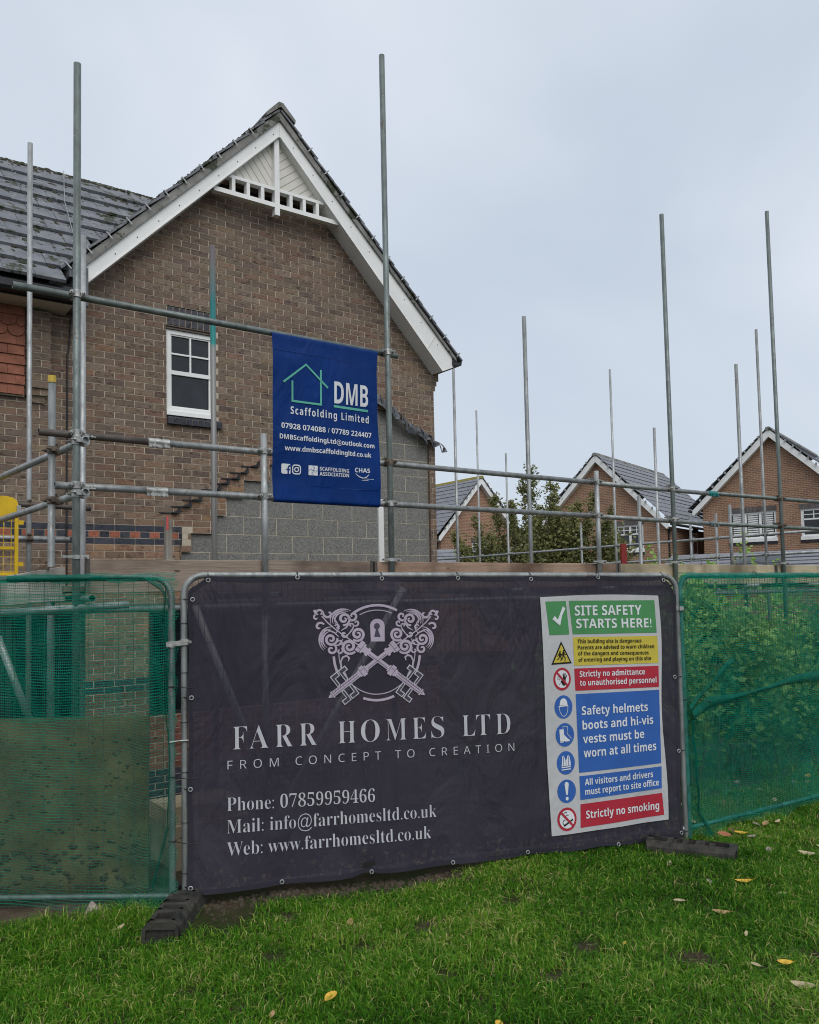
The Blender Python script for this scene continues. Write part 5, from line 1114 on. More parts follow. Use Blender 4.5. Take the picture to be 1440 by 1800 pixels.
def disc(c, rx, ry, col_, off=0.0022): mb = MB(); fill(mb, arc((0, 0), 1, 1, 0, 350, 35), icon(c, rx, ry), off); return mb.build('pictogram', MAT[col_], sign)
def prohib(c, rx, ry, draw):
    d0 = disc(c, rx, ry, 'ink_r'); I2 = icon(c, rx, ry); mb = MB(); fill(mb, arc((0, 0), 0.78, 0.78, 0, 350, 35), I2, 0.0034); mb.build('pictogram_ground', MAT['ink_lw'], d0)
    mb = MB(); draw(mb, I2); mb.build('pictogram_figure', MAT['ink_k'], d0); mb = MB(); stroke(mb, [(-0.58, 0.58), (0.58, -0.58)], 0.19, I2, 0.0062); mb.build('pictogram_bar', MAT['ink_r'], d0)
def hand(mb, I2):
    fill(mb, [(0.02, -0.1), (0.1, 0.18), (0.42, 0.16), (0.38, -0.16), (0.3, -0.6), (0.05, -0.55), (-0.2, -0.2), (-0.14, -0.12)], I2, 0.0048)
    for a, b in (((0.14, 0.12), (0.10, 0.44)), ((0.22, 0.14), (0.22, 0.54)), ((0.32, 0.14), (0.36, 0.5)), ((0.40, 0.06), (0.52, 0.32))): stroke(mb, [a, b], 0.085, I2, 0.0048)
    for p in (((-0.55, 0.1), (-0.35, 0.28), (-0.2, 0.12)), ((-0.5, -0.05), (-0.5, 0.08)), ((-0.42, -0.02), (-0.3, -0.08), (-0.3, 0.06)), ((-0.35, -0.5), (-0.22, -0.32))): stroke(mb, p, 0.05, I2, 0.0048)
prohib((2.5732, 1.2289), 0.0692, 0.0798, hand)
def cig(mb, I2):
    stroke(mb, [(-0.35, -0.55), (0.6, -0.05)], 0.15, I2, 0.0048)
    for p in (arc((0.05, 0.15), 0.22, 0.22, 60, 300, 10), arc((-0.25, -0.25), 0.2, 0.2, 80, 260, 10), arc((-0.15, 0.45), 0.2, 0.15, 40, 200, 8)): stroke(mb, p, 0.06, I2, 0.0048)
prohib((2.5759, 0.2569), 0.0745, 0.0804, cig)
H1 = disc((2.5775, 1.0338), 0.0705, 0.0814, 'ink_b'); I2 = icon((2.5775, 1.0338), 0.0705, 0.0814); mb = MB()
fill(mb, [(-0.5, 0.1), (0.5, 0.16), (0.5, 0.06), (-0.62, 0.0)], I2, 0.0045); fill(mb, [(-0.44, 0.13)] + [(0.44, 0.17)] + arc((0.0, 0.28), 0.42, 0.46, 0, 180, 14), I2, 0.0045); stroke(mb, [(-0.5, 0.02), (-0.42, -0.4), (-0.18, -0.75), (0.02, -0.82), (0.24, -0.72), (0.44, -0.4), (0.48, 0.06)], 0.05, I2, 0.0045); mb.build('pictogram_figure', MAT['ink_lw'], H1)
H1 = disc((2.5817, 0.839), 0.0722, 0.0819, 'ink_b'); I2 = icon((2.5817, 0.839), 0.0722, 0.0819); mb = MB()
fill(mb, [(-0.6, 0.48), (-0.12, 0.48), (-0.10, 0.02), (0.25, -0.3), (0.45, -0.42), (0.46, -0.52), (-0.55, -0.52)], I2, 0.0045); fill(mb, [(-0.55, -0.56), (-0.15, -0.53), (-0.18, -0.62), (-0.53, -0.64)], I2, 0.0045); fill(mb, [(-0.02, -0.50), (0.5, -0.46), (0.5, -0.56), (0.0, -0.58)], I2, 0.0045); stroke(mb, [(-0.22, 0.52), (-0.2, 0.74), (0.3, 0.70), (0.22, 0.1), (0.66, -0.3), (0.62, -0.42)], 0.045, I2, 0.0045); mb.build('pictogram_figure', MAT['ink_lw'], H1)
H1 = disc((2.5819, 0.6448), 0.0703, 0.0811, 'ink_b'); I2 = icon((2.5819, 0.6448), 0.0703, 0.0811); mb = MB()
fill(mb, [(-0.38, 0.6), (-0.22, 0.62), (-0.04, 0.2), (-0.04, -0.25), (-0.5, -0.28), (-0.45, 0.1)], I2, 0.0045); fill(mb, [(0.38, 0.6), (0.5, 0.1), (0.52, -0.25), (0.02, -0.25), (0.02, 0.2), (0.2, 0.62)], I2, 0.0045); stroke(mb, [(-0.5, -0.38), (0.52, -0.34)], 0.09, I2, 0.0045); stroke(mb, [(-0.5, -0.58), (0.52, -0.54)], 0.09, I2, 0.0045); vst = mb.build('pictogram_figure', MAT['ink_lw'], H1)
mb = MB(); stroke(mb, [(-0.26, 0.55), (-0.28, -0.22)], 0.05, I2, 0.006); stroke(mb, [(0.27, 0.55), (0.28, -0.22)], 0.05, I2, 0.006); mb.build('pictogram_line', MAT['ink_b'], H1)
H1 = disc((2.5811, 0.4486), 0.0719, 0.0808, 'ink_b'); I2 = icon((2.5811, 0.4486), 0.0719, 0.0808); mb = MB()
fill(mb, arc((0.0, 0.60), 0.22, 0.2, 0, 180, 10) + [(-0.09, -0.30), (0.09, -0.30)], I2, 0.0045); fill(mb, arc((0.0, -0.62), 0.16, 0.16, 0, 345, 14), I2, 0.0045); mb.build('pictogram_figure', MAT['ink_lw'], H1)

# ------------------------------------------------------------------ hanging blue banner
bb_ = thing('hanging_banner', 'royal blue vinyl banner hung between scaffold rails with white lettering', 'banner', (3.25, 5.56, 2.57))
def BD(x, z): return 0.006 * math.sin(4 * x + 2.2 * z) + 0.005 * math.sin(9 * z + 2 * x) + 0.004 * math.sin(11 * x - 3 * z) * (1 if 2.7 < z < 3.7 else 0.3)
def BB(x, z, off=0.0): return (x, 5.566 - BD(x, z) - off, z)
def blue_fn(a, b):
    zt, zb = 3.846, 2.592
    if b <= 0.12:
        t_ = (1 - b / 0.12) * math.pi * 0.75; z = zb - 0.026 * math.sin(t_); y = 5.592 - 0.028 * math.cos(t_); x = 2.772 + 0.960 * a; return (x, y, z)
    if b >= 0.88:
        t_ = (b - 0.88) / 0.12 * math.pi * 0.75; z = zt + 0.026 * math.sin(t_); y = 5.594 - 0.030 * math.cos(t_); x = 2.768 + 0.968 * a; return (x, y, z)
    t_ = (b - 0.12) / 0.76; z = zb + (zt - zb) * t_; xl = 2.768 + 0.004 * math.sin(4 * z); xr = 3.736 - 0.016 * math.sin(math.pi * min(1, max(0, (z - 3.05) / 0.80))) + 0.004 * math.sin(6 * z)
    x = xl + (xr - xl) * a; w_ = min(1, 8 * t_, 8 * (1 - t_)); p = BB(x, z); return (x, 5.566 + (p[1] - 5.566) * w_, z)
mb = MB(); mb.grid(blue_fn, 26, 60); mb.build('cloth', MAT['blue'], bb_)
mb = MB()
for z in (2.70, 3.735): stroke(mb, [(2.775 + 0.95 * i / 20, z) for i in range(21)], 0.004, BB, 0.0012)
mb.build('weld_seam', MAT['ink_navy'], bb_)
for s, a, b, c in BLU: letter(s, 'sansb', a, b, c, BB, 0.0042, 'ink_lw', bb_)
mb = MB(); stroke(mb, [(2.8597, 3.4909), (3.0539, 3.6507), (3.2473, 3.4917)], 0.017, BB, 0.0042); stroke(mb, [(2.9357, 3.5093), (2.9379, 3.3536)], 0.016, BB, 0.0042); stroke(mb, [(2.930, 3.3536), (3.194, 3.3524)], 0.016, BB, 0.0044); stroke(mb, [(3.1864, 3.3524), (3.1854, 3.6269)], 0.016, BB, 0.0042); stroke(mb, [(3.2992, 3.3533), (3.6293, 3.3517)], 0.019, BB, 0.0042); mb.build('house_logo', MAT['ink_mint'], bb_)
def rrect(x0, x1, z0_, z1_, r): return [p for cx_, cz_, a in ((x1 - r, z1_ - r, 0), (x0 + r, z1_ - r, 90), (x0 + r, z0_ + r, 180), (x1 - r, z0_ + r, 270)) for p in arc((cx_, cz_), r, r, a, a + 90, 5)]
mb = MB(); fill(mb, rrect(2.839, 2.917, 2.785, 2.862, 0.012), BB, 0.0038); ic = mb.build('icon', MAT['ink_lw'], bb_)
mb = MB(); stroke(mb, [(2.897, 2.785), (2.897, 2.835), (2.905, 2.847), (2.917, 2.847)][:4], 0.013, BB, 0.0052); stroke(mb, [(2.881, 2.819), (2.913, 2.819)], 0.011, BB, 0.0054); mb.build('icon_letter', MAT['ink_navy'], ic)
mb = MB(); stroke(mb, rrect(2.935, 3.000, 2.790, 2.857, 0.018), 0.009, BB, 0.0038, True); stroke(mb, arc((2.9675, 2.8235), 0.016, 0.016, 0, 345, 20), 0.008, BB, 0.0038, True); fill(mb, arc((2.986, 2.843), 0.004, 0.004, 0, 330, 8), BB, 0.0038); mb.build('icon', MAT['ink_lw'], bb_)
mb = MB(); fill(mb, [(3.068, 2.787), (3.146, 2.787), (3.146, 2.863), (3.068, 2.863)], BB, 0.0038); ic = mb.build('icon', MAT['ink_lw'], bb_)
mb = MB(); stroke(mb, [(3.107, 2.863), (3.107, 2.852), (3.118, 2.848), (3.118, 2.838), (3.107, 2.834), (3.107, 2.812), (3.096, 2.808), (3.096, 2.798), (3.107, 2.795), (3.107, 2.787)], 0.003, BB, 0.0050); stroke(mb, [(3.068, 2.825), (3.078, 2.825), (3.082, 2.836), (3.092, 2.836), (3.096, 2.825), (3.118, 2.825), (3.122, 2.814), (3.132, 2.814), (3.136, 2.825), (3.146, 2.825)], 0.003, BB, 0.0052); mb.build('icon_line', MAT['ink_navy'], ic)
mb = MB(); stroke(mb, [(3.4932, 2.8286), (3.51, 2.813), (3.5274, 2.8038), (3.548, 2.797), (3.566, 2.796)], [0.003, 0.006, 0.007, 0.007, 0.005], BB, 0.0042); stroke(mb, [(3.574, 2.797), (3.595, 2.804), (3.618, 2.8267)], [0.007, 0.007, 0.004], BB, 0.0042); stroke(mb, [(3.5499, 2.7884), (3.6627, 2.7889)], 0.0028, BB, 0.0042); stroke(mb, [(3.5497, 2.7765), (3.6118, 2.7762)], 0.0028, BB, 0.0042); mb.build('swoosh', MAT['ink_lw'], bb_)
# ------------------------------------------------------------------ neighbouring houses
def far_house(label, apex, az, half, wall_half, ze, depth, wins, swin=None, ridge_mat='verge', base=-0.6, rows=13):
    e = Vector((math.sin(R(az)), math.cos(R(az)), 0)); g = Vector((e.y, -e.x, 0)); o = Vector((apex[0], apex[1], 0)); za = apex[2]
    W = lambda s, t_, z: tuple(o + g * s + e * t_ + Vector((0, 0, z)))
    h = thing('neighbour_house', label, 'house', (apex[0], apex[1], base), 'houses beyond the scaffold')
    mb = MB(); wt = ze + 0.05; m = (za - ze) / half; zt = za - 0.28
    zw = zt - m * wall_half
    pl = [(-wall_half, base), (wall_half, base), (wall_half, zw), (0, zt), (-wall_half, zw)]
    hole = sorted(wins)
    # gable wall in strips so that the windows are real openings
    xs_ = sorted(set([-wall_half, 0.0, wall_half] + [w[0] for w in wins] + [w[1] for w in wins]))
    top_ = lambda s: zt - m * abs(s)
    for a, b in zip(xs_[:-1], xs_[1:]):
        cut = [(w[2], w[3]) for w in wins if w[0] <= a + 1e-6 and w[1] >= b - 1e-6]; z_lo = base
        for c0, c1 in cut + [(None, None)]:
            za_, zb_ = ((c0, c0) if c0 is not None else (top_(a), top_(b)))
            mb.quad(W(a, 0, z_lo), W(b, 0, z_lo), W(b, 0, zb_), W(a, 0, za_), uvs=[(a, z_lo), (b, z_lo), (b, zb_), (a, za_)])
            if c1 is not None: z_lo = c1
    for s_ in (-1, 1):
        x = s_ * wall_half; mb.quad(W(x, 0, base), W(x, depth, base), W(x, depth, zw), W(x, 0, zw), uvs=[(0, base), (depth, base), (depth, zw), (0, zw)])
    mb.build('wall', MAT['farbrick'], h)
    for s_ in (-1, 1):
        tag(slope_tiles('roof_tiles', MAT['tile_far'], (0, za + 0.02), (s_ * (half + 0.12), ze + 0.10), -0.32, depth + 0.3, rows, 0.022, 0.03, h, lambda a, z, y: W(a, y, z), 0.0, 0.006), None, None, kind='stuff')
        mb = MB(); bh = 0.34; mb.prism([(0, za - bh), (s_ * (half - 0.06), ze - 0.22), (s_ * (half + 0.02), ze - 0.14), (s_ * half, ze), (0, za)], lambda a, b, d: W(a, -0.28 + d, b), 0, 0.04); mb.build('bargeboard', MAT['white'], h)
        mb = MB(); mb.add([W(0, -0.24, za - bh + 0.01), W(s_ * (half - 0.06), -0.24, ze - 0.21), W(s_ * (half - 0.06), 0.02, ze - 0.21), W(0, 0.02, za - bh + 0.01)], [(0, 1, 2, 3)]); mb.build('soffit', MAT['white'], h)
        mb = MB()
        for j in range(10):
            t_ = 0.12 + 0.085 * j; c_ = Vector(W(s_ * half * t_, -0.36, za - (za - ze) * t_ + 0.05)); mb.obox(c_, g * 0.025, e * 0.05, Vector((0, 0, 0.045)))
        mb.build('verge_clips', MAT['galv2'], h)
        mb = MB(); mb.path([W(s_ * (half + 0.14), -0.3, ze - 0.02), W(s_ * (half + 0.14), depth, ze - 0.02)], 0.06, 8); mb.path([W(s_ * (wall_half + 0.05), 0.25, ze - 0.15), W(s_ * (wall_half + 0.05), 0.25, base)], 0.035, 8); mb.path([W(s_ * (half + 0.14), 0.25, ze - 0.02), W(s_ * (wall_half + 0.05), 0.25, ze - 0.35)], 0.035, 8); mb.build('gutter', MAT['black'], h)
    mb = MB()
    for k in range(int(depth / 0.45) + 1):
        t_ = -0.34 + k * 0.45; mb.prism([(-0.14, za - 0.06), (0.14, za - 0.06), (0.07, za + 0.07), (-0.07, za + 0.07)], lambda a, b, d: W(a, t_ + d, b), 0, 0.44)
    tag(mb.build('ridge_tiles', MAT[ridge_mat], h), None, None, kind='stuff')
    def window(Wf, s0, s1, z0_, z1_, lights, shut, parent):
        mb = MB(); f = 0.07
        for a, b, c, d in ((s0, s1, z0_, z0_ + f), (s0, s1, z1_ - f, z1_), (s0, s0 + f, z0_ + f, z1_ - f), (s1 - f, s1, z0_ + f, z1_ - f)):
            mb.prism([(a, c), (b, c), (b, d), (a, d)], lambda p, q, t_: Wf(p, 0.04 + t_, q), 0, 0.08)
        wl = (s1 - s0 - f) / lights
        for k in range(1, lights): x = s0 + f / 2 + wl * k; mb.prism([(x - 0.05, z0_ + f), (x + 0.05, z0_ + f), (x + 0.05, z1_ - f), (x - 0.05, z1_ - f)], lambda p, q, t_: Wf(p, 0.042 + t_, q), 0, 0.07)
        mb.prism([(s0 - 0.04, z0_ - 0.14), (s1 + 0.04, z0_ - 0.14), (s1 + 0.04, z0_), (s0 - 0.04, z0_)], lambda p, q, t_: Wf(p, -0.05 + t_, q), 0, 0.2)
        wo = mb.build('window', MAT['white'], parent)
        for k in range(lights):
            a = s0 + f / 2 + wl * k + 0.05; b = a + wl - 0.10
            mb = MB(); mb.prism([(a, z0_ + f), (b, z0_ + f), (b, z1_ - f), (a, z1_ - f)], lambda p, q, t_: Wf(p, 0.085 + t_, q), 0, 0.01); mb.build('pane', MAT['glass'], wo)
            mb = MB(); zm = z0_ + (z1_ - z0_) * 0.60; x = (a + b) / 2
            if shut:
                n_ = 11
                for j in range(n_): zz = z0_ + f + 0.03 + j * (z1_ - z0_ - 2 * f) / n_; mb.prism([(a + 0.04, zz), (b - 0.04, zz), (b - 0.04, zz + 0.055), (a + 0.04, zz + 0.055)], lambda p, q, t_: Wf(p, 0.062 + t_, q), 0, 0.015)
                mb.build('shutter', MAT['white'], wo)
            else:
                mb.prism([(a, zm), (b, zm), (b, zm + 0.06), (a, zm + 0.06)], lambda p, q, t_: Wf(p, 0.055 + t_, q), 0, 0.03); mb.prism([(x - 0.018, zm + 0.06), (x + 0.018, zm + 0.06), (x + 0.018, z1_ - f), (x - 0.018, z1_ - f)], lambda p, q, t_: Wf(p, 0.056 + t_, q), 0, 0.03); zq = (zm + z1_ - f) / 2 + 0.02; mb.prism([(a, zq), (b, zq), (b, zq + 0.03), (a, zq + 0.03)], lambda p, q, t_: Wf(p, 0.057 + t_, q), 0, 0.03)
                mb.build('glazing_bar', MAT['white'], wo)
        n_ = int((s1 - s0 + 0.1) / 0.075)
        for k in range(n_):
            if k % 1 == 0:
                pass
        mb = MB()
        for k in range(n_): x = s0 - 0.05 + k * (s1 - s0 + 0.1) / n_; mb.prism([(x, z1_), (x + 0.062, z1_), (x + 0.062, z1_ + 0.215), (x, z1_ + 0.215)], lambda p, q, t_: Wf(p, -0.012 + t_, q), 0, 0.03, c=jit((0.13, 0.125, 0.13), 0.2))
        tag(mb.build('lintel_bricks', MAT['brick'], parent), None, None, kind='stuff')
        mb = MB()
        for k in range(n_): x = s0 - 0.05 + k * (s1 - s0 + 0.1) / n_; mb.prism([(x, z0_ - 0.25), (x + 0.058, z0_ - 0.25), (x + 0.058, z0_ - 0.142), (x, z0_ - 0.142)], lambda p, q, t_: Wf(p, -0.04 + t_, q), 0, 0.06, c=jit((0.045, 0.045, 0.055), 0.2))
        tag(mb.build('sill_bricks', MAT['brick'], parent), None, None, kind='stuff')
    for s0, s1, z0_, z1_, n_, sh in wins: window(W, s0, s1, z0_, z1_, n_, sh, h)
    if swin:
        for t0, t1, z0_, z1_ in swin: window(lambda p, d, q: W(wall_half + 0.02 - d + 0.04, p, q), t0, t1, z0_, z1_, 1, False, h)
    return h
far_house('tall brick neighbour house with shuttered triple window, beyond the scaffold corner', (31.9, 18.51, 8.35), 73, 3.22, 2.87, 5.20, 9.0, [(-1.76, 0.09, 3.86, 4.97, 3, True), (1.04, 1.95, 3.84, 4.94, 1, False)])
far_house('middle brick neighbour house with grey tiled roof beside the leafy tree', (28.42, 24.75, 7.93), 72, 3.18, 2.98, 4.60, 8.6, [(-1.62, -0.75, 3.56, 4.62, 1, False), (0.2, 2.0, 3.60, 4.66, 3, False)], [(3.6, 4.3, 3.4, 4.4)])
far_house('small brick neighbour gable with lichened ridge just past the house corner', (27.32, 31.74, 7.72), 0, 2.80, 2.50, 4.62, 11.0, [(-0.5, 0.5, 3.4, 4.4, 1, False)], None, 'lichen')
# garages
def garage(label, c, az, hl, hw, ze, zr, light=True):
    e = Vector((math.sin(R(az)), math.cos(R(az)), 0)); g = Vector((e.y, -e.x, 0)); o = Vector((c[0], c[1], 0)); W = lambda s, t_, z: tuple(o + g * s + e * t_ + Vector((0, 0, z)))
    h = thing('garage', label, 'garage', (c[0], c[1], -0.6)); mb = MB()
    for a, b in (((-hl, -hw), (hl, -hw)), ((hl, -hw), (hl, hw)), ((hl, hw), (-hl, hw)), ((-hl, hw), (-hl, -hw))): mb.quad(W(a[0], a[1], -0.6), W(b[0], b[1], -0.6), W(b[0], b[1], ze), W(a[0], a[1], ze), uvs=[(0, -0.6), (2 * hl, -0.6), (2 * hl, ze), (0, ze)])
    mb.build('wall', MAT['farbrick'], h)
    for s_ in (-1, 1): tag(slope_tiles('roof_tiles', MAT['tile_far'], (0, zr), (s_ * (hw + 0.2), ze), -hl - 0.1, hl + 0.1, 9, 0.02, 0.03, h, lambda a, z, y: W(y, a, z), 0.0, 0.004), None, None, kind='stuff')
    for s_ in (-1, 1): mb = MB(); mb.prism([(-hw, ze), (hw, ze), (0, zr)], lambda a, b, d: W(s_ * (hl + d), a, b), 0, 0.02); mb.build('gable', MAT['farbrick'], h)
    if light:
        k = Vector((0, -(hw + 0.2), ze - zr)).normalized(); mb = MB()
        pt = lambda s, t_, l_: Vector(W(s, 0 + k.y * t_, zr + k.z * t_ + l_))
        mb.add([pt(-0.45, 0.35, 0.10), pt(0.55, 0.35, 0.10), pt(0.75, 1.15, 0.10), pt(-0.65, 1.15, 0.10), pt(-0.45, 0.35, 0.0), pt(0.55, 0.35, 0.0), pt(0.75, 1.15, 0.0), pt(-0.65, 1.15, 0.0)], [(3, 2, 1, 0), (0, 1, 5, 4), (1, 2, 6, 5), (2, 3, 7, 6), (3, 0, 4, 7)]); ro = mb.build('rooflight', MAT['lead'], h)
        mb = MB(); mb.add([pt(-0.36, 0.43, 0.108), pt(0.46, 0.43, 0.108), pt(0.62, 1.07, 0.108), pt(-0.52, 1.07, 0.108)], [(3, 2, 1, 0)]); mb.build('pane', MAT['glass'], ro)
garage('low garage with dark tiled roof and rooflight below the tall neighbour', (22.2, 13.2), 73, 2.6, 2.2, 1.9, 2.85)
garage('low tiled roof partly hidden behind the leafy tree', (23.0, 27.4), 40, 3.0, 2.4, 2.3, 3.75, False)

# ------------------------------------------------------------------ foliage
def leaf_cloud(name, pts, size, mat, parent, aspect=0.55, val=None, droop=0.3):
    "one leaf = four-point folded blade, two triangles each half"
    n = len(pts); pts = np.asarray(pts); s_ = size * rng.uniform(0.6, 1.25, n)[:, None]
    ax = rng.normal(size=(n, 3)); ax[:, 2] = ax[:, 2] * 0.5 - droop * 0.3; ax /= np.linalg.norm(ax, axis=1)[:, None]
    b = rng.normal(size=(n, 3)); b -= ax * (b * ax).sum(1)[:, None]; b /= np.linalg.norm(b, axis=1)[:, None]; c = np.cross(ax, b)
    v = np.stack([pts - ax * s_ * 0.5, pts + b * s_ * aspect * 0.5 + c * s_ * 0.10, pts + ax * s_ * 0.5, pts - b * s_ * aspect * 0.5 + c * s_ * 0.10], 1).reshape(-1, 3)
    i = np.arange(n)[:, None] * 4; f = np.concatenate([i + np.array([0, 1, 2]), i + np.array([0, 2, 3])], 1).reshape(-1, 3)
    me = bpy.data.meshes.new(name); me.from_pydata(v, [], f); va = (rng.uniform(0, 1, n) if val is None else np.clip(val + rng.uniform(-0.25, 0.25, n), 0, 1))
    at = me.color_attributes.new('bcol', 'FLOAT_COLOR', 'POINT'); cv = np.repeat(va, 4); arr = np.stack([cv, cv, cv, np.ones_like(cv)], 1).ravel(); at.data.foreach_set('color', arr.astype(np.float32)); me.materials.append(mat); me.update()
    return link(name, me, parent)
RT = np.array([0.811, -0.585, 0]); FW = np.array([0.585, 0.811, 0])
tree = thing('leafy_tree', 'bushy many-stemmed young tree with small leaves and thin upright shoots beyond the scaffold', 'tree', (19.0, 19.4, -0.5))
tb = np.array([19.0, 19.4, -0.5]); tips = []; lp = []; lv = []; rt_ = random.Random(21)
mb = MB(); env = [(-2.6, 3.7), (-1.9, 4.3), (-1.25, 5.0), (-0.75, 4.7), (-0.15, 5.75), (0.12, 6.1), (0.55, 5.3), (0.95, 5.5), (1.45, 4.6), (1.9, 5.0), (2.35, 4.3), (2.7, 3.6), (-2.2, 3.0), (2.2, 3.2), (0.3, 4.6), (-0.5, 4.2), (1.2, 4.0), (-1.5, 3.6), (0.8, 4.3), (-0.9, 3.4), (1.8, 3.9)]
for s_, hgt in env:
    dp = rt_.uniform(-1.0, 1.0); tip = np.array([0, 0, hgt]) + np.array([19.0, 19.4, 0]) + RT * s_ + FW * dp; r0_ = rt_.uniform(0.02, 0.05)
    st = tb + RT * s_ * 0.12 + FW * dp * 0.1; mid = st * 0.45 + tip * 0.55 + RT * s_ * 0.12 - np.array([0, 0, 0.25]); mid[2] += 0.3
    cur = [(1 - t) ** 2 * st + 2 * t * (1 - t) * mid + t * t * tip for t in np.linspace(0, 1, 9)]
    mb.path([tuple(p) for p in cur], [r0_ * (1 - 0.85 * i / 8) for i in range(9)], 6)
    br = rt_.uniform(0.0, 1.0)
    for j in range(75):
        t = rt_.uniform(0.22, 1.0); p = (1 - t) ** 2 * st + 2 * t * (1 - t) * mid + t * t * tip; sp_ = (1.05 - t) * 0.75 + 0.12
        q = p + np.array([rt_.gauss(0, sp_ * 0.55), rt_.gauss(0, sp_ * 0.55), rt_.gauss(0.1, sp_ * 0.35)])
        if j % 3 == 0: mb.path([tuple(p), tuple((p + q) / 2 + np.array([0, 0, 0.05])), tuple(q)], [0.010, 0.007, 0.003], 4, False)
        nl_ = rt_.randrange(14, 30)
        for _ in range(nl_):
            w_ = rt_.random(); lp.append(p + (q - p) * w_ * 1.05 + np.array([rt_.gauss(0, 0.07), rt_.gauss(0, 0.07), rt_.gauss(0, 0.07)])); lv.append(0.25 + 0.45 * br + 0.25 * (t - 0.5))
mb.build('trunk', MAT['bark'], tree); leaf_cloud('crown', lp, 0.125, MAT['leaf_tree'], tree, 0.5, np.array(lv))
def bush(label, name, c, sx, sy, z0_, z1_, n, size, mat, ang=0.0, seed=3, stems=20, cat='shrub', val=0.5):
    root = thing(name, label, cat, (c[0], c[1], float(gz(c[0], c[1])))); r_ = np.random.default_rng(seed); ca, sa = math.cos(ang), math.sin(ang); pts = []; vv = []
    k = max(12, int(sx * sy * 34)); cen = np.stack([r_.uniform(-1, 1, k), r_.uniform(-1, 1, k), r_.uniform(0.0, 1, k) ** 0.8], 1)
    idx = r_.integers(0, k, n); g_ = r_.normal(size=(n, 3)) * np.array([0.10 / max(0.3, sx) * 2.0, 0.22, 0.14]); q = cen[idx] + g_
    ok = (np.abs(q[:, 1]) < 1.15) & (q[:, 2] < 1.1) & (q[:, 2] > -0.1); q = q[ok]; sh = 0.85 + 0.25 * np.sin(q[:, 0] * 9.1 + seed) * np.sin(q[:, 0] * 3.7)
    z = z0_ + (z1_ - z0_) * q[:, 2] * sh; x = c[0] + q[:, 0] * sx * ca - q[:, 1] * sy * sa; y = c[1] + q[:, 0] * sx * sa + q[:, 1] * sy * ca
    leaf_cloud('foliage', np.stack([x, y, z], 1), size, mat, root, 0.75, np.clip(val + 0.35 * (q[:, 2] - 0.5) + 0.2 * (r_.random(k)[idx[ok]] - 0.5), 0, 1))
    mb = MB()
    for i in range(stems):
        s_ = r_.uniform(-0.95, 0.95); b_ = r_.uniform(-0.5, 0.5); x0 = c[0] + s_ * sx * ca - b_ * sy * sa; y0 = c[1] + s_ * sx * sa + b_ * sy * ca; zb = float(gz(x0, y0)); h_ = z0_ + (z1_ - z0_) * r_.uniform(0.5, 0.95)
        mb.path([(x0, y0, zb - 0.03), (x0 + r_.normal() * 0.06, y0 + r_.normal() * 0.06, (zb + h_) / 2), (x0 + r_.normal() * 0.15, y0 + r_.normal() * 0.12, h_)], [0.012, 0.009, 0.004], 5, False)
    mb.build('stems', MAT['bark'], root); return root
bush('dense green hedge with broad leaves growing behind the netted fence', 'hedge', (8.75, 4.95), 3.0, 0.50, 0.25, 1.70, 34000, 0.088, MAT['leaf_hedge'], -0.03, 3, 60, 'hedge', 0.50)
bush('low yellowish shrub showing between the far scaffold rails', 'shrub', (15.0, 9.9), 1.3, 0.6, 0.2, 2.55, 2600, 0.10, MAT['leaf_hedge'], -0.9, 5, 12, 'shrub', 0.75)
bush('dark low bush at the foot of the leafy tree', 'shrub', (19.3, 19.0), 2.7, 1.0, 0.8, 4.15, 20000, 0.12, MAT['leaf_tree'], -0.62, 6, 14, 'shrub', 0.38)

# ------------------------------------------------------------------ lawn
def seg_dist(px, py, pn, u0=0.0, u1=None):
    u1 = pn.L if u1 is None else u1; rx = px - pn.p0.x; ry = py - pn.p0.y; u = np.clip(rx * pn.d.x + ry * pn.d.y, u0, u1); n_ = rx * pn.n.x + ry * pn.n.y
    dx = rx - u * pn.d.x; dy = ry - u * pn.d.y; return np.hypot(dx, dy), u, n_
NB = 540000
zd = np.sqrt(rng.uniform(3.1 ** 2, 9.6 ** 2, NB)) ; keep = rng.random(NB) < np.clip(5.2 / zd, 0.35, 1) ; zd = zd[keep]
lat = rng.uniform(-0.56, 0.56, len(zd)) * zd
gx_ = FW[0] * zd + RT[0] * lat; gy_ = FW[1] * zd + RT[1] * lat
def vnoise(x, y, f, s):
    return (np.sin(x * f + 1.3 * s) * np.sin(y * f * 1.1 + 2.1 * s) + np.sin((x + y) * f * 0.7 + s) * np.sin((x - y) * f * 0.9 + 3 * s) + 0.5 * np.sin(x * f * 2.3 + y * f * 1.7 + s * 5)) / 2.5
dC, uC, nC = seg_dist(gx_, gy_, PC); dL, uL, nL = seg_dist(gx_, gy_, PL); dR, uR, nR = seg_dist(gx_, gy_, PR)
dens = 0.84 + 0.34 * vnoise(gx_, gy_, 4.3, 1.0) + 0.36 * vnoise(gx_, gy_, 10.7, 2.0)
mudz = np.exp(-(dC / 0.17) ** 2) * (uC < 1.95) * np.clip((1.95 - uC) / 0.35, 0, 1); dens -= 1.3 * mudz
dens -= 1.6 * np.exp(-(((gx_ - 1.95) / 0.22) ** 2 + ((gy_ - 4.55) / 0.16) ** 2))
for hx, hy, hr in ((1.95, 3.95, .07), (2.35, 3.75, .06), (2.75, 3.75, .09), (2.05, 3.5, .05), (3.3, 3.05, .09), (3.6, 2.6, .12), (3.05, 3.45, .07), (4.4, 3.3, .06), (2.5, 3.25, .06), (4.85, 2.55, .08), (1.45, 3.9, .06), (1.6, 3.6, .05), (2.2, 4.35, .09), (3.4, 3.75, .07), (4.15, 2.25, .10), (2.9, 2.9, .08)): dens -= 1.1 * np.exp(-(((gx_ - hx) / hr) ** 2 + ((gy_ - hy) / (hr * 0.8)) ** 2))
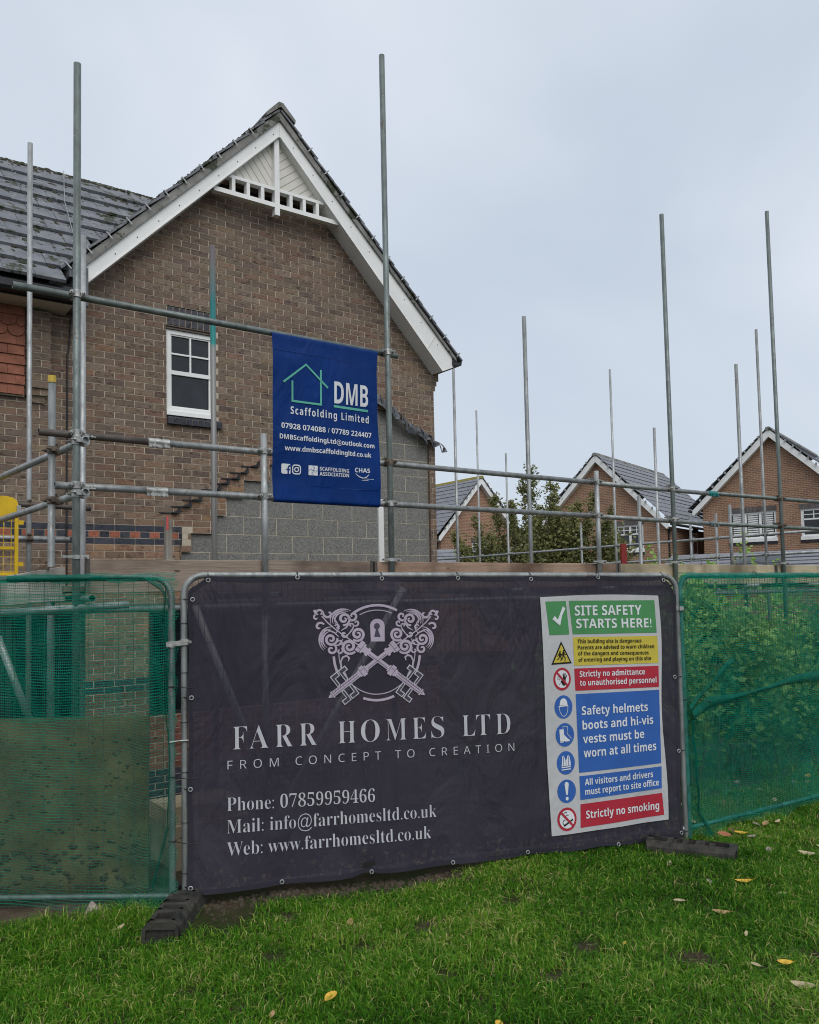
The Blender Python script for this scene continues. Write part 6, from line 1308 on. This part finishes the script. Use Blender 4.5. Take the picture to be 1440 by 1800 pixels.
behind = (nC < -0.05) & (dC < 3.5) & (gx_ < 5.4) | ((nL < -0.05) & (gx_ < 1.8)); dens[behind] = -1
hed = (np.abs(gy_ - 4.95) < 0.5) & (gx_ > 5.8); dens[hed] -= 0.75; dens[gy_ > 5.5] = -1
ok = rng.random(len(dens)) < dens
gx_, gy_, zd = gx_[ok], gy_[ok], zd[ok]; tuft = np.exp(-(dL[ok] / 0.35) ** 2) * (nL[ok] > -0.05); mudz = mudz[ok]; dCk = dC[ok]
n = len(gx_); cl = vnoise(gx_, gy_, 5.1, 3.3); cl2 = vnoise(gx_, gy_, 1.7, 5.0); clf = vnoise(gx_, gy_, 19.0, 1.4)
hh = (0.043 + 0.020 * cl + 0.016 * clf + rng.uniform(-0.016, 0.030, n)) * (1 + 0.8 * tuft) * (1 - 0.5 * mudz); hh = np.clip(hh, 0.015, 0.15)
th = rng.uniform(0, 2 * np.pi, n) + 1.2 * cl; ln = np.abs(rng.normal(0.75, 0.5, n)) * hh * 1.25; wdt = rng.uniform(0.0013, 0.0025, n) * (1 + 0.10 * zd)
base = np.stack([gx_, gy_, gz(gx_, gy_) - 0.004], 1); dirv = np.stack([np.cos(th), np.sin(th), np.zeros(n)], 1); tw = th + rng.uniform(-1.2, 1.2, n) + np.pi / 2; sdv = np.stack([np.cos(tw), np.sin(tw), np.zeros(n)], 1) * wdt[:, None]
midp = base + dirv * (ln * 0.35)[:, None]; midp[:, 2] += hh * 0.62; tipp = base + dirv * ln[:, None]; tipp[:, 2] += hh * np.clip(1 - 0.35 * ln / np.maximum(hh, 1e-3), 0.45, 1)
V = np.stack([base - sdv, base + sdv, midp + sdv * 0.8, midp - sdv * 0.8, tipp], 1).reshape(-1, 3); i5 = np.arange(n)[:, None] * 5
Fc = np.concatenate([i5 + np.array([0, 1, 2]), i5 + np.array([0, 2, 3]), i5 + np.array([3, 2, 4])], 1).reshape(-1, 3)
gme = bpy.data.meshes.new('grass'); gme.from_pydata(V, [], Fc)
val = np.clip(0.27 + 0.13 * cl + 0.26 * cl2 + rng.normal(0, 0.12, n) + 0.60 * (rng.random(n) ** 4) + 0.10 * clf + 0.10 * mudz, 0.0, 1.0); dry = rng.random(n) < 0.03 + 0.05 * np.clip(clf, 0, 1) + 0.2 * mudz; val[dry] = rng.uniform(0.8, 1.0, dry.sum())
cvv = np.repeat(val, 5); at = gme.color_attributes.new('bcol', 'FLOAT_COLOR', 'POINT'); at.data.foreach_set('color', np.stack([cvv, cvv, cvv, np.ones_like(cvv)], 1).ravel().astype(np.float32)); gme.materials.append(MAT['grass']); gme.update()
grass = link('grass', gme); tag(grass, 'short green lawn grass in front of the fence', 'grass', kind='stuff')

# fallen leaves, twigs
LEAFC = {'yellow': (0.55, 0.34, 0.04), 'tan': (0.36, 0.23, 0.11), 'pale': (0.38, 0.31, 0.19), 'brown': (0.12, 0.055, 0.03), 'grey': (0.24, 0.20, 0.17), 'rust': (0.28, 0.11, 0.05)}
LM = {k: M('leaf_' + k, c, 0.7, var=0.25, scale=60, bs=0.3, fine=90) for k, c in LEAFC.items()}
def fallen(x, y, kind, size, rot, label, curl_=0.25, wd=0.5, z=None, group='fallen leaves on the lawn'):
    mb = MB(); n_ = 7; vs = []
    for i in range(n_):
        t_ = i / (n_ - 1); w_ = wd * size * 0.5 * math.sin(math.pi * min(0.97, t_ * 0.9 + 0.05)) ** 0.8
        cz = curl_ * size * (t_ - 0.5) ** 2 * 1.6
        vs += [(size * (t_ - 0.5), -w_, cz + w_ * 0.45), (size * (t_ - 0.5), 0, cz), (size * (t_ - 0.5), w_, cz + w_ * 0.5)]
    fs = [(3 * i + k, 3 * i + k + 1, 3 * i + k + 4, 3 * i + k + 3) for i in range(n_ - 1) for k in (0, 1)]
    mb.add(vs, fs, True); o = mb.build('fallen_leaf', LM[kind]); mb = MB(); mb.path([(-size * 0.5, 0, curl_ * size * 0.4), (-size * 0.72, size * 0.05, curl_ * size * 0.5 + 0.006)], 0.0012, 4); mb.build('stalk', LM[kind], o)
    o.location = (x, y, (float(gz(x, y)) + 0.030) if z is None else z); o.rotation_euler = (Matrix.Rotation(random.uniform(0.05, 0.40), 3, Vector(RT)) @ Matrix.Rotation(rot, 3, 'Z')).to_euler(); tag(o, label, 'leaf', group)
SM = 'small pale dry leaf lying in the grass'
for x, y, k, s_, r_, lab in ((4.67, 3.02, 'yellow', 0.105, 2.5, 'bright yellow oval leaf on the grass below the rubber foot'), (4.18, 2.85, 'tan', 0.10, 2.3, 'tan pointed leaf with a long stalk on the grass'), (4.71, 2.79, 'pale', 0.06, 2.6, 'small whitish leaf with a curled stalk beside a bare patch'), (4.14, 3.10, 'pale', 0.07, 2.4, SM), (3.86, 2.29, 'yellow', 0.075, 2.4, 'yellow leaf near the edge of the lawn, smaller than the oval one'), (3.69, 2.11, 'pale', 0.11, 2.3, SM), (1.93, 3.36, 'yellow', 0.085, 0.4, 'yellow ragged leaf alone on the grass below the lettering'), (2.39, 2.73, 'yellow', 0.06, 1.2, 'yellow leaf at the bottom edge of the picture'), (3.41, 2.90, 'yellow', 0.035, 0.2, 'tiny yellow leaf fragment in the middle of the lawn'), (4.51, 3.15, 'grey', 0.055, 1.0, SM), (5.39, 3.28, 'grey', 0.07, 0.6, SM), (5.59, 3.62, 'yellow', 0.09, 2.2, 'broad yellow leaf just in front of the netted fence'), (5.59, 3.53, 'grey', 0.08, 2.9, 'greyish curled leaf touching the broad yellow leaf'), (5.60, 3.70, 'brown', 0.08, 1.2, 'dark brown leaf standing beside the broad yellow leaf'), (4.61, 3.52, 'pale', 0.08, 0.5, 'pale crumpled leaf below the banner corner'), (2.44, 4.02, 'tan', 0.085, 1.0, 'tan leaf on the grass below the centre of the dark banner'), (5.97, 3.65, 'tan', 0.11, 0.3, 'largest pale brown leaf under the netted fence rail'), (6.07, 3.61, 'pale', 0.08, 0.1, 'pale curled leaf beside the largest brown leaf'), (5.91, 3.69, 'grey', 0.07, 1.3, SM), (5.55, 3.10, 'pale', 0.11, 2.2, SM), (5.82, 3.15, 'pale', 0.05, 2.2, SM), (4.04, 2.61, 'pale', 0.045, 0.5, SM), (1.66, 3.41, 'tan', 0.06, 0.9, SM), (3.74, 2.37, 'pale', 0.05, 2.0, SM), (1.40, 4.80, 'pale', 0.08, 0.3, 'pale leaf caught under the green net beside the rubber foot')):
    fallen(x, y, k, s_ * 0.95, r_, lab, random.uniform(0.1, 0.5), 0.42 if k in ('pale', 'tan') else 0.58)
fallen(5.13, 3.45, 'rust', 0.09, 2.2, 'rust brown leaf lying on the rubber fence foot', 0.3, 0.6, 0.135)
rq = random.Random(77)
for i in range(34):
    zq = rq.uniform(5.6, 8.2); lq = rq.uniform(0.20, 0.48) * zq; x = FW[0] * zq + RT[0] * lq; y = FW[1] * zq + RT[1] * lq
    if y < 3.95 or y > 4.6 or x < 5.5: continue
    fallen(x, y, rq.choice(['pale', 'tan', 'yellow', 'grey']), rq.uniform(0.06, 0.1), rq.uniform(0, 6), 'dry leaf lying on the grass behind the green net', 0.3, 0.5, group='leaves behind the net')
